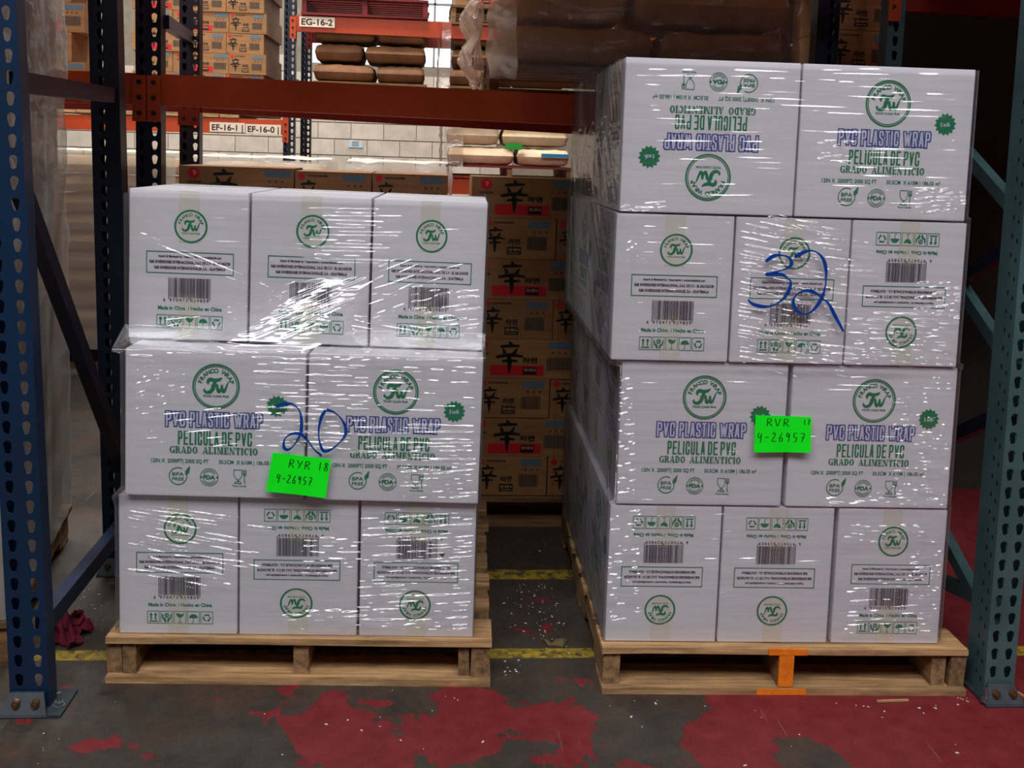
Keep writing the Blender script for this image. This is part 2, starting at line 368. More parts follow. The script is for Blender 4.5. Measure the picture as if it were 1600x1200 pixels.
G_SUB = one(lambda p: [block(p, wd, ((a+b_)/2-.5)*.19, 0, (b_-a)*.19, .037, .0043) for wd, a, b_ in (('PELICULA', 0, .55), ('DE', .592, .735), ('PVC', .775, 1))], 'subtitle_print', M_GREEN)
G_GRADE = one(lambda p: fat_serif(p, 'GRADO ALIMENTICIO', 0, 0, .226, .0185), 'grade_print', M_GREEN)
G_SIZEA = one(lambda p: p.text('12IN X  2000FT| 2000 SQ FT', 0, 0, .147, .0105, .02), 'size_print', M_GREEN)
G_SIZEB = one(lambda p: p.text('30.5CM  X 610M | 186.05 m²', 0, 0, .146, .0105, .02), 'size_print', M_GREEN)
def _badge(p):
    pts = [(cos(pi*i/14+.1)*(.0295 if i % 2 == 0 else .0235), sin(pi*i/14+.1)*(.0295 if i % 2 == 0 else .0235)) for i in range(28)]
    p.mat(M_GREEN).poly(pts); p.mat(M_PALE).text('1x6', 0, 0, .025, .0115, .025, rot=.07, lift=.0003)
G_BADGE = one(_badge, 'quantity_badge')
def _bpa(p):
    p.ring(0, 0, .0215, .0238, 32, radians(62), radians(395)); p.text('BPA', 0, .0058, .03, .0095, .015); p.text('FREE', 0, -.0075, .03, .0085, .015)
    p.stroke([(.019, .004), (.0235, .012), (.03, .0275)], [.001, .011, .001])
G_BPA = one(_bpa, 'bpa_free_mark', M_GREEN)
def _fda(p):
    p.ring(0, 0, .0222, .0238, 32); p.ring(0, 0, .0185, .0195, 28, radians(28), radians(152)); p.ring(0, 0, .0185, .0195, 28, radians(208), radians(332))
    for up in (1, -1):
        for k in range(9):
            a = radians(90*up+(k-4)*13); p.rect(cos(a)*.0155-.001, sin(a)*.0155-.0014, cos(a)*.0155+.001, sin(a)*.0155+.0014)
    p.text('FDA', 0, 0, .032, .0105, .05); p.rect(-.0225, -.0022, -.018, .0022); p.rect(.018, -.0022, .0225, .0022)
G_FDA = one(_fda, 'fda_mark', M_GREEN)
def _food(p):
    p.stroke([(-.0145, .02), (-.0145, .006), (-.0085, -.004), (-.0035, -.007), (.002, -.004), (.006, .006), (.006, .02)], .0016)
    p.rect(-.0152, .0188, .0068, .0204); p.rect(-.0045, -.0165, -.0029, -.006)
    p.stroke([(-.013, -.0165), (-.0085, -.012), (-.0037, -.0105), (.001, -.012), (.0055, -.0165)], .0016); p.rect(-.0135, -.0178, .0058, -.0162)
    for k in range(4): p.rect(.0085+k*.0026, .009, .0098+k*.0026, .0204)
    p.rect(.0085, .006, .0176, .0095); p.stroke([(.0131, .007), (.0125, -.004), (.0138, -.0175)], [.003, .0016, .0026])
    p.text('Food Grade', 0, -.0235, .036, .0048, .02)
G_FOOD = one(_food, 'food_grade_mark', M_GREEN)
def _importer(p):
    p.mat(M_GREEN).frame(-.1145, -.029, .1145, .029, .0022)
    p.mat(M_BLACK).text('Import & Marketed by / Importación y comercialización por', 0, .0165, .165, .0062, .03)
    p.text('R&R INVERSIONES INTERNACIONAL, S.A.S. DE C.V - EL SALVADOR', 0, .0015, .212, .0074, .035)
    p.text('R&R INVERSIONES INTERNACIONALES, S.A. - GUATEMALA', 0, -.0135, .186, .0074, .035)
G_IMP = one(_importer, 'importer_panel')
def _bar(p):
    rnd = random.Random(5); x = -.055
    while x < .0545:
        w = rnd.choice((.0009, .0009, .0018, .0026)); lg = x < -.053 or x > .052 or abs(x) < .002
        p.rect(x, -.026 if not lg else -.031, min(x+w, .056), .026); x += w+rnd.choice((.0009, .0012, .002))
    p.text('6', -.0655, -.0325, None, .0085, .01)
    for g, cx in (('970473', -.028), ('829809', .027)): p.text(g, cx, -.0325, .048, .0085, .01, spacing=1.3)
G_BAR = one(_bar, 'barcode_print', M_BLACK)
G_ORI = one(lambda p: p.text('Made in China  / Hecho en China', 0, 0, .168, .0098, .03), 'origin_print', M_GREEN)
def _sym(k):
    def f(p):
        p.frame(-.0163, -.018, .0163, .018, .0014)
        if k == 0:
            for x in (-.006, .006): p.rect(x-.0018, -.007, x+.0018, .008); p.poly([(x-.0048, .006), (x+.0048, .006), (x, .0135)])
            p.rect(-.011, -.0125, .011, -.0095)
        elif k == 1:
            p.ring(0, .0055, .004, .0068, 8); p.disc(0, .0055, .0022, 8)
            for sg in (-1, 1): p.stroke([(sg*.0115, .009), (sg*.0105, -.001), (sg*.005, -.006), (sg*.0035, -.0135)], [.003, .004, .006, .004])
        elif k == 2:
            p.poly([(-.0105, .012), (-.0095, .006), (-.005, .0005), (0, -.001), (.005, .0005), (.0095, .006), (.0105, .012), (.003, .0085), (-.001, .011)]); p.rect(-.0008, -.013, .0008, 0); p.rect(-.005, -.0145, .005, -.013)
        elif k == 3:
            p.disc(0, -.001, .0115, 14, 1, .95, 0, pi); p.rect(-.0007, -.012, .0007, 0); p.stroke([(0, -.012), (-.002, -.014), (-.004, -.012)], .0012)
        else:
            for j in range(3):
                a = radians(90+120*j); p.stroke([(cos(a-.8)*.0095, sin(a-.8)*.0095), (cos(a-.3)*.0085, sin(a-.3)*.0085), (cos(a+.35)*.0085, sin(a+.35)*.0085), (cos(a+.75)*.0095, sin(a+.75)*.0095)], [.0055, .004, .003, .0042])
    return one(f, 'handling_symbol', M_GREEN)
G_SYM = [_sym(k) for k in range(5)]
LONG = [('brand_logo', G_LOGO_L, .001, .298), ('title_print', G_TITLE, -.003, .2085), ('subtitle_print', G_SUB, .0, .1585), ('grade_print', G_GRADE, -.003, .1265),
        ('size_print', G_SIZEA, -.0895, .0965), ('size_print', G_SIZEB, .083, .0965), ('bpa_free_mark', G_BPA, -.094, .055), ('fda_mark', G_FDA, -.014, .054), ('food_grade_mark', G_FOOD, .064, .056), ('quantity_badge', G_BADGE, .158, .250)]
SHORT = [('brand_logo', G_LOGO_S, .005, .299), ('importer_panel', G_IMP, .004, .203), ('barcode_print', G_BAR, .003, .137), ('origin_print', G_ORI, .005, .0835)]+\
        [('handling_symbol', G_SYM[k], -.066+.0353*k, .047) for k in range(5)]

def carton_mesh(w, d, h, rnd, bulge=.0009):
    """cardboard box: softened edges, faces a little bulged and lid flaps meeting in a seam"""
    m = MB().mat(M_CARTON); e = .0035; nx, ny, nz = 7, 7, 7
    j = [rnd.uniform(-1, 1) for _ in range(8)]
    def warp(p):
        x, y, z = p
        u, v, t = x/w*2, y/d*2, z/h*2-1
        k = bulge
        if abs(v) > .98: y += math.copysign(k*(1-u*u)*(1-t*t)*(.6+.4*j[0]), v)
        if abs(u) > .98: x += math.copysign(k*(1-v*v)*(1-t*t)*(.6+.4*j[1]), u)
        return (x, y, z)
    def grid(o, a, b, n1, n2, nrm):
        o, a, b, nrm = map(Vector, (o, a, b, nrm)); la, lb = a.length, b.length
        ta = [0, e/la]+[e/la+(1-2*e/la)*i/(n1-3) for i in range(1, n1-2)]+[1]
        ta = [0]+[e/la+(1-2*e/la)*i/(n1-3) for i in range(n1-2)]+[1]
        tb = [0]+[e/lb+(1-2*e/lb)*i/(n2-3) for i in range(n2-2)]+[1]
        vs = []
        for jx, s in enumerate(ta):
            for kx, t in enumerate(tb):
                p = o+a*s+b*t
                ed = (s in (0, 1))+(t in (0, 1))
                if ed:
                    p = p-nrm*e*.35*ed
                vs.append(warp(p))
        m.add(vs, [(i*n2+k, (i+1)*n2+k, (i+1)*n2+k+1, i*n2+k+1) for i in range(n1-1) for k in range(n2-1)])
    X, Y = w/2, d/2
    grid((-X, -Y, 0), (w, 0, 0), (0, 0, h), nx, nz, (0, -1, 0)); grid((X, Y, 0), (-w, 0, 0), (0, 0, h), nx, nz, (0, 1, 0))
    grid((X, -Y, 0), (0, d, 0), (0, 0, h), ny, nz, (1, 0, 0)); grid((-X, Y, 0), (0, -d, 0), (0, 0, h), ny, nz, (-1, 0, 0))
    grid((-X, -Y, h), (w, 0, 0), (0, d, 0), 5, 5, (0, 0, 1)); grid((-X, Y, 0), (w, 0, 0), (0, -d, 0), 5, 5, (0, 0, -1))
    return m
G_TAPE = (one(lambda p: p.rect(-.026, BH-.135, .026, BH-.002), 'packing_tape', M_TAPE), one(lambda p: p.rect(-.026, .002, .026, .12), 'packing_tape', M_TAPE))

def put_print(root, items, face, w, d, h, nomw, inv, tape):
    """hang the printed elements on one face: 0 front (-y), 1 left (-x)"""
    for nm, me, x, z in items+([('packing_tape', G_TAPE[0], 0, 0), ('packing_tape', G_TAPE[1], 0, 0)] if tape else []):
        sx, sz = w/nomw, h/BH
        X, Z, off = x*sx, z*sz, .0012
        if nm == 'packing_tape': off = .0010
        if inv: X, Z = -X, h-Z
        ry = pi if inv else 0
        o = link(nm, me, root, scale=(sx, 1, sz))
        if face == 0: o.location = (X, -d/2-off, Z); o.rotation_euler = (0, ry, 0)
        else: o.location = (-d/2-off, -X, Z); o.rotation_euler = (Matrix.Rotation(-pi/2, 3, 'Z') @ Matrix.Rotation(ry, 3, 'Y')).to_euler()

# ------------------------------------------------------------------ setting: floor, walls, roof
def floor_material():
    m, nt, b = newmat('worn_painted_concrete'); L = nt.links.new
    geo = N(nt, 'ShaderNodeNewGeometry'); pos = geo.outputs['Position']
    def noise_(scale, detail=8, rough=.6, dist=.3, vec=None, st=None):
        n = N(nt, 'ShaderNodeTexNoise'); n.inputs['Scale'].default_value = scale; n.inputs['Detail'].default_value = detail
        n.inputs['Roughness'].default_value = rough; n.inputs['Distortion'].default_value = dist
        if st:
            mp = N(nt, 'ShaderNodeMapping'); mp.inputs['Scale'].default_value = st; L(pos, mp.inputs[0]); L(mp.outputs[0], n.inputs['Vector'])
        else: L(vec or pos, n.inputs['Vector'])
        return n.outputs[0]
    def mth(op, a, b_=None, c=None, clamp=False):
        n = N(nt, 'ShaderNodeMath', operation=op, use_clamp=clamp)
        for i, v in enumerate((a, b_, c)):
            if v is None: continue
            if isinstance(v, (int, float)): n.inputs[i].default_value = v
            else: L(v, n.inputs[i])
        return n.outputs[0]
    def ramp(v, a, b_): 
        n = N(nt, 'ShaderNodeMapRange'); n.inputs[1].default_value = a; n.inputs[2].default_value = b_; L(v, n.inputs[0]); return n.outputs[0]
    def mix(f, a, b_):
        n = N(nt, 'ShaderNodeMix', data_type='RGBA'); L(f, n.inputs[0]) if not isinstance(f, float) else setattr(n.inputs[0], 'default_value', f)
        for i, v in ((6, a), (7, b_)):
            if isinstance(v, tuple): n.inputs[i].default_value = v
            else: L(v, n.inputs[i])
        return n.outputs[2]
    # where paint survives: patches of their own shape, more of it to the right of the aisle
    sep = N(nt, 'ShaderNodeSeparateXYZ'); L(pos, sep.inputs[0]); X, Y = sep.outputs[0], sep.outputs[1]
    bias = mth('ADD', mth('MULTIPLY', ramp(X, .66, 1.05), .36), -.05)
    blobs = [(145, 1165, .075, .30), (500, 1115, .15, .24), (560, 1150, .15, .24), (700, 1115, .13, .24), (760, 1095, .12, .20), (700, 1170, .11, .22), (840, 1120, .13, .26),
             (930, 1185, .12, .26), (760, 1160, .12, .15), (1080, 1155, .10, .30), (1150, 1150, .10, .30), (1190, 1110, .1, .22), (1180, 1195, .1, .25), (580, 1190, .08, .25), (60, 1125, .09, .15), (110, 1110, .07, .15),
             (340, 1092, .04, .16), (395, 1115, .06, .18), (1010, 1083, .03, .2), (820, 985, .12, .12), (800, 935, .2, .10), (1560, 1010, .3, .16), (870, 1060, .1, .12)]
    for x, y, r, a in blobs:
        c = PZ(x, y); vm = N(nt, 'ShaderNodeVectorMath', operation='DISTANCE'); L(pos, vm.inputs[0]); vm.inputs[1].default_value = c
        mr = N(nt, 'ShaderNodeMapRange'); mr.inputs[1].default_value = r*1.5; mr.inputs[2].default_value = 0; mr.inputs[4].default_value = a; L(vm.outputs[1], mr.inputs[0])
        bias = mth('ADD', bias, mr.outputs[0])
    for x, y, r, a in [(1275, 1192, .12, -.34), (1235, 1117, .04, -.2), (1290, 1117, .045, -.24), (1300, 1165, .05, -.16), (1000, 1120, .12, -.1)]:
        c = PZ(x, y); vm = N(nt, 'ShaderNodeVectorMath', operation='DISTANCE'); L(pos, vm.inputs[0]); vm.inputs[1].default_value = c
        mr = N(nt, 'ShaderNodeMapRange'); mr.inputs[1].default_value = r*1.5; mr.inputs[2].default_value = 0; mr.inputs[4].default_value = a; L(vm.outputs[1], mr.inputs[0])
        bias = mth('ADD', bias, mr.outputs[0])
    pn = mth('ADD', noise_(5.5, 9, .62, .5), bias)
    red = ramp(pn, .60, .612)
    fine = noise_(60, 6, .7)
    conc = mix(ramp(noise_(9, 10, .7), .3, .7), srgb(52, 43, 37), srgb(80, 69, 60))
    conc = mix(mth('MULTIPLY', ramp(noise_(3, 6, .6), .5, .75), .5), conc, srgb(84, 62, 42))
    conc = mix(mth('MULTIPLY', ramp(fine, .45, .75), .45), conc, srgb(38, 33, 31))
    redc = mix(ramp(noise_(14, 8, .7), .3, .75), srgb(106, 22, 28), srgb(136, 46, 52))
    base = mix(mth('MULTIPLY', red, .95), conc, redc)
    # yellow lines, worn
    def band(c, lo, hi): return mth('MULTIPLY', ramp(c, lo-.002, lo+.002), ramp(c, hi+.002, hi-.002))
    worn = ramp(noise_(30, 8, .75), .40, .56)
    yl = mth('MULTIPLY', band(Y, 2.925, 2.985), worn)
    y2 = mth('MULTIPLY', mth('MULTIPLY', band(Y, 3.50, 3.585), band(X, .2, .66)), worn)
    y3 = mth('MULTIPLY', mth('MULTIPLY', band(Y, 3.2, 3.6), band(X, 1.55, 1.63)), worn)
    yel = mth('MAXIMUM', mth('MAXIMUM', yl, y2), y3)
    base = mix(mth('MULTIPLY', yel, .8), base, srgb(188, 160, 40))
    # long scratches
    scr = ramp(noise_(1, 2, .5, 0, st=(140, 2.2, 1)), .735, .75)
    base = mix(mth('MULTIPLY', scr, .55), base, srgb(170, 156, 146))
    L(base, b.inputs['Base Color'])
    rg = N(nt, 'ShaderNodeMapRange'); rg.inputs[3].default_value = .42; rg.inputs[4].default_value = .72; L(fine, rg.inputs[0]); L(rg.outputs[0], b.inputs['Roughness'])
    b.inputs['Specular IOR Level'].default_value = .35
    bp = N(nt, 'ShaderNodeBump'); bp.inputs['Strength'].default_value = .35; bp.inputs['Distance'].default_value = .002
    L(mth('ADD', fine, mth('MULTIPLY', red, .8)), bp.inputs['Height']); L(bp.outputs[0], b.inputs['Normal'])
    return m
fl = MB().mat(floor_material()); fl.add([(-7, -6, 0), (7, -6, 0), (7, 14, 0), (-7, 14, 0)], [(0, 1, 2, 3)]); structure(fl.build('floor'))
ce = MB().mat(M_ROOF); ce.box((-7, -6, 9.0), (7, 14, 9.1)); structure(ce.build('ceiling'))
WY = 13.2                                                   # face of the far block wall
wl = MB().mat(M_ROOF); wl.box((-7.1, -6, 0), (-7, 14, 9.0)); structure(wl.build('wall_left'))
wr = MB().mat(M_DARKWALL); wr.box((1.42, 4.55, 0), (7, 4.65, 9.0)); structure(wr.build('wall_right'))
# far wall of concrete blocks with a clerestory opening
W0, W1, WZ0, WZ1 = P(484, 60, WY).x, P(706, 60, WY).x, P(680, 106, WY).z, 5.2
wb = MB().mat(M_MORTAR)
wb.box((-7, WY+.012, 0), (7, WY+.2, WZ0)); wb.box((-7, WY+.012, WZ1), (7, WY+.2, 9)); wb.box((-7, WY+.012, WZ0), (W0, WY+.2, WZ1)); wb.box((W1, WY+.012, WZ0), (7, WY+.2, WZ1))
WALLB = structure(wb.build('wall_back'))
bm = MB().mat(M_BLOCK); bm.box((-.196, 0, -.094), (.196, .02, .094)); G_BLOCK = bm.mesh('block')
nb = 0
for r in range(30):
    z = .1+r*.2
    for k in range(-12, 8):
        x = k*.4+(.2 if r % 2 else 0)
        px = [CAM+Vector((x, WY, z))-CAM]
        d = Vector((x, WY, z))-CAM; u = CX+F*d.dot(RT)/d.dot(FWD); v = CY-F*d.dot(UP)/d.dot(FWD)
        if not (60 < u < 800 and 95 < v < 330): continue
        if W0-.2 < x < W1+.2 and WZ0-.1 < z: continue
        link('block', G_BLOCK, WALLB, (x, WY, z)); nb += 1
wf = MB().mat(M_ROOF)
for k in range(9): xx = W0+(W1-W0)*k/8; wf.box((xx-.012, WY+.03, WZ0), (xx+.012, WY+.07, WZ1))
for k in range(8): zz = WZ0+(WZ1-WZ0)*k/7; wf.box((W0, WY+.03, zz-.012), (W1, WY+.07, zz+.012))
WIN = structure(wf.build('window_1'))
m, nt, b = newmat('daylit_translucent_pane'); b.inputs['Base Color'].default_value = (.8, .85, .9, 1); b.inputs['Emission Color'].default_value = (.9, .96, 1, 1); b.inputs['Emission Strength'].default_value = 1.1
pn = MB().mat(m); pn.box((W0, WY+.08, WZ0), (W1, WY+.1, WZ1)); pn.build('pane', WIN)
a = P(545, 221, WY); b_ = P(567, 231, WY)
sg = MB().mat(flat('pale_blue_card', srgb(178, 196, 206), .6)); sg.box((a.x, WY-.012, b_.z), (b_.x, WY-.001, a.z)); sg.mat(M_STEEL)
for k in range(3): sg.box((a.x+.04, WY-.014, b_.z+.02+k*.022), (b_.x-.05, WY-.0125, b_.z+.03+k*.022))
tag(sg.build('wall_sign'), 'small pale blue sign on the far concrete block wall', 'sign')

# ------------------------------------------------------------------ wooden pallets
def pallet(label, loc, rz, w=1.03, d=1.2, h=.125, seed=0, front=None, wood=(None, None), group=None, lead=.14):
    rnd = random.Random(seed); t = thing('wooden_pallet', label, 'pallet', loc, rz, group)
    wd_, ws_ = wood[0] or M_WOOD, wood[1] or M_WOODY
    th = .018; y = 0
    nb_ = 7; bw = [lead]+[.088+rnd.uniform(-.006, .006) for _ in range(nb_-2)]+[.13]
    gap = (d-sum(bw))/(nb_-1)
    for k in range(nb_):
        m = MB().mat(wd_); jx = rnd.uniform(-.008, .008) if k else 0; jz = rnd.uniform(0, .0015)
        n = 8; 
        vs = []
        for i in range(n+1):
            x = -w/2+jx+w*i/n; q = rnd.uniform(-.0025, .0025); q2 = rnd.uniform(-.0025, .0025)
            vs += [(x, y+q, h-th), (x, y+q, h-jz), (x, y+bw[k]+q2, h-jz), (x, y+bw[k]+q2, h-th)]
        fs = [(0, 1, 2, 3), (4*n, 4*n+3, 4*n+2, 4*n+1)]
        for i in range(n):
            for c in range(4): fs.append((4*i+c, 4*i+4+c, 4*i+4+(c+1) % 4, 4*i+(c+1) % 4))
        m.add(vs, fs); m.build('deck_board', t); y += bw[k]+gap
    for k, yy in enumerate((0, d/2-.05, d-.13)):
        m = MB().mat(wd_); m.box((-w/2+rnd.uniform(0, .006), yy-(.012 if k == 0 else 0), 0), (w/2-rnd.uniform(0, .006), yy+(.13 if k == 0 else .1), th)); m.build('bottom_board', t)
    z0, z1 = th+.0005, h-th-.0005
    xs = front or [(-w/2+.004, .036), (-.02, .04), (w/2-.04, .036)]
    for x, ww in xs:
        m = MB().mat(ws_); y0 = rnd.uniform(.004, .016); lean = rnd.uniform(-.004, .004)
        prof = [(y0, z0), (.18, z0), (.2, z0+.034), (.40, z0+.034), (.42, z0), (d-.42, z0), (d-.40, z0+.034), (d-.2, z0+.034), (d-.18, z0), (d-.006, z0), (d-.006, z1), (y0, z1)]
        n = len(prof)
        vs = [(x+(lean if z > .06 else 0), a, z) for a, z in prof]+[(x+ww+(lean if z > .06 else 0), a, z) for a, z in prof]
        tri = geometry.tessellate_polygon([[Vector((a, z, 0)) for a, z in prof]])
        fs = [tuple(f) for f in tri]+[tuple(i+n for i in f[::-1]) for f in tri]+[(i, (i+1) % n, n+(i+1) % n, n+i) for i in range(n)]
        m.add(vs, fs); m.build('stringer', t)
    return t

# ------------------------------------------------------------------ the two wrapped loads
class Load:
    def __init__(s, x0, y0, rz): s.o = Vector((x0, y0, 0)); s.rz = rz; s.ax = Vector((cos(rz), sin(rz), 0)); s.ay = Vector((-sin(rz), cos(rz), 0))
    def pix(s, px, py, off=0):
        r = ray(px, py); t = ((s.o+s.ay*off-CAM).dot(s.ay))/r.dot(s.ay); p = CAM+r*t-s.o
        return p.dot(s.ax), p.z
    def world(s, u, v, z): return s.o+s.ax*u+s.ay*v+Vector((0, 0, z))
LL = Load(-.33, 2.80, radians(-2.0)); RR = Load(.96, 2.735, radians(-1.5))
PH = .125
pallet('light wooden pallet under the shorter left carton load', LL.world(.004, -.012, 0), LL.rz, w=1.045, d=1.2, seed=3,
       front=[(-.5225, .041), (-.479, .036), (-.02, .041), (.433, .03), (.466, .05)])
PR_ = pallet('wooden pallet with orange paint marks under the taller right carton load', LL.o*0+RR.world(.048, -.02, 0), RR.rz, w=1.025, d=1.2, seed=5, h=.128,
       front=[(-.508, .046), (-.022, .042), (.415, .04), (.465, .043)])
for (x0, z0, x1, z1) in ((-.052, .1105, .056, .1275), (-.0215, .02, .0195, .109), (-.083, .0008, .056, .0172)):
    mo = MB().mat(M_ORANGEP); mo.box((x0, -.0135 if z1 < .02 else -.0045, z0), (x1, .003, z1)); mo.build('orange_paint_mark', PR_)

def load_cartons(Ld, rows, texts, where):
    """rows from bottom: (kind, z0, h, front offset, [(x0,x1)], [inverted?])"""
    rnd = random.Random(11); out = []
    for r, (kind, z0, h, off, spans, invs) in enumerate(rows):
        lvl = texts['levels'][r]; n = len(spans); d = SW if kind == 'L' else LW
        for k, (x0, x1) in enumerate(spans):
            w = x1-x0-.0055; hb = h-.003+(texts['grow'][k] if r == 0 else 0); ti = texts['tilt'][r]
            t = thing('white_carton', texts['front'][r][k], 'carton', Ld.world((x0+x1)/2, off+d/2, z0-ti*(x0+x1)/2), Ld.rz, texts['gfront']); t.rotation_euler = (0, ti, Ld.rz)
            carton_mesh(w, d-.006, hb, rnd).build('carton_body', t)
            put_print(t, LONG if kind == 'L' else SHORT, 0, w, d-.006, hb, LW if kind == 'L' else SW, invs[k], kind == 'S')
            if k == 0 and Ld is RR: put_print(t, SHORT if kind == 'L' else LONG, 1, d-.006, w, h-.003, SW if kind == 'L' else LW, rnd.random() < .4, kind == 'L')
        # cartons behind: outer columns and the back row
        xa, xb = spans[0][0], spans[-1][1]; y = off+d+.003
        deep = [(.286, 'L')]*texts['deep'][r] if kind == 'L' else [(LW, 'S'), (.258, 'L')][:texts['deep'][r]]
        for q, (dd, kk) in enumerate(deep):
            cols = [(xa, xa+(LW if kk == 'L' else SW)), (xb-(LW if kk == 'L' else SW), xb)]
            for c, (x0, x1) in enumerate(cols):
                w = x1-x0-.006
                if c == 0 and Ld is RR:
                    lab = f"white carton on the aisle side of the tall load, {lvl}, {['second', 'third', 'fourth'][q]} from the front"; g = 'aisle side cartons of the tall load'
                else: lab, g = f'white carton hidden behind the front cartons of the {where} load', f'hidden cartons of the {where} load'
                t = thing('white_carton', lab, 'carton', Ld.world((x0+x1)/2, y+dd/2, z0), Ld.rz, g)
                carton_mesh(w, dd-.006, h-.003, rnd).build('carton_body', t)
                if c == 0 and Ld is RR: put_print(t, SHORT if kk == 'L' else LONG, 1, dd-.006, w, h-.003, SW if kk == 'L' else LW, rnd.random() < .4, kk == 'L')
            y += dd
def spans(Ld, off, *pairs): return [(sum(Ld.pix(x, y, off)[0] for x, y in a)/len(a), sum(Ld.pix(x, y, off)[0] for x, y in b)/len(b)) for a, b in pairs]
LB, LM, LT = .010, -.010, .095; TILT = [0, .0085, .0125]
rowsL = [('S', PH, .386, LB, spans(LL, LB, (((187, 772), (181, 988)), ((373, 781), (371, 996))), (((374, 781), (371, 996)), ((562, 787), (557, 1002))), (((563, 787), (559, 999)), ((745, 790), (741, 1001)))), [0, 1, 1]),
         ('L', .516, .400, LM, spans(LL, LM, (((195, 537), (190, 768)), ((479, 548), (474, 777))), (((480, 549), (476, 778)), ((755, 559), (748, 785)))), [0, 0]),
         ('S', .9205, .410, LT, spans(LL, LT, (((199, 293), (197, 530)), ((388, 303), (386, 540))), (((389, 303), (387, 540)), ((578, 310), (576, 545))), (((579, 310), (577, 545)), ((760, 316), (755, 550)))), [0, 0, 0])]
load_cartons(LL, rowsL, dict(tilt=TILT, grow=[.006, .002, -.002], levels=['bottom layer', 'middle layer', 'top layer'], deep=[2, 3, 0], gfront='white cartons on the front of the left load', front=[
    ['white carton at bottom left of the left load, upright print under diagonal film wrinkles', 'white carton in the bottom row middle of the left load, printed upside down', 'white carton at bottom right of the left load, upside down, dark chip by barcode'],
    ['wide white carton, left of the two in the middle layer of the left load', 'wide white carton, right of the two in the middle layer of the left load'],
    ['white carton at top left of the left load', 'white carton in the top row middle of the left load, behind the brightest film glare', 'white carton at top right of the left load']]), 'left')
rowsR = [('S', .128, .390, .014, spans(RR, .014, (((955, 788), (942, 1000)), ((1132, 793), (1117, 1006))), (((1133, 794), (1117, 1006)), ((1309, 797), (1290, 1007))), (((1311, 797), (1297, 1004)), ((1483, 797), (1467, 1004)))), [1, 1, 0]),
         ('L', .5205, .397, .010, spans(RR, .01, (((972, 564), (961, 785)), ((1235, 569), (1221, 792))), (((1239, 571), (1226, 792)), ((1498, 574), (1483, 796)))), [0, 0]),
         ('S', .920, .394, 0, spans(RR, 0, (((965, 333), (951, 561)), ((1150, 338), (1138, 566))), (((1151, 338), (1138, 566)), ((1332, 342), (1319, 572))), (((1332, 343), (1319, 573)), ((1513, 345), (1497, 573)))), [0, 0, 1]),
         ('L', 1.3165, .403, 0, spans(RR, 0, (((979, 86), (965, 331)), ((1255, 97), (1240, 336))), (((1256, 98), (1240, 336)), ((1527, 105), (1510, 343)))), [1, 0])]
load_cartons(RR, rowsR, dict(tilt=[0, 0, 0, 0], grow=[0, 0, 0], levels=['bottom layer', 'second layer', 'third layer', 'top layer'], deep=[2, 3, 2, 1], gfront='white cartons on the front of the right load', front=[
    ['white carton at bottom left of the tall right load, printed upside down', 'white carton in the bottom row middle of the tall right load, printed upside down', 'white carton at bottom right of the tall right load, printed upright'],
    ['wide white carton in the second layer of the right load, left of the green label', 'wide white carton in the second layer of the right load, right of the green label'],
    ['white carton at the left of the three-carton upper row in the right load', 'white carton under the big blue 32 on the right load', 'upside-down white carton right of the big blue 32 on the right load'],
    ['upside-down wide white carton at the top left of the tall right load', 'upright wide white carton at the top right of the tall right load']]), 'right')

for o in list(COL.objects):
    if o.get('label', '').endswith('dark chip by barcode'):
        u0, z0_ = LL.pix(690, 868, LB); mid = sum(rowsL[0][4][2])/2
        p_ = PR().mat(flat('torn_liner', srgb(92, 72, 60), .8)); p_.poly([(-.008, .004), (.009, .006), (.006, -.001), (.003, -.006), (-.002, -.001)]); p_.build('torn_chip', o, (u0-mid, -(LW-.006)/2-.0015, z0_-PH))

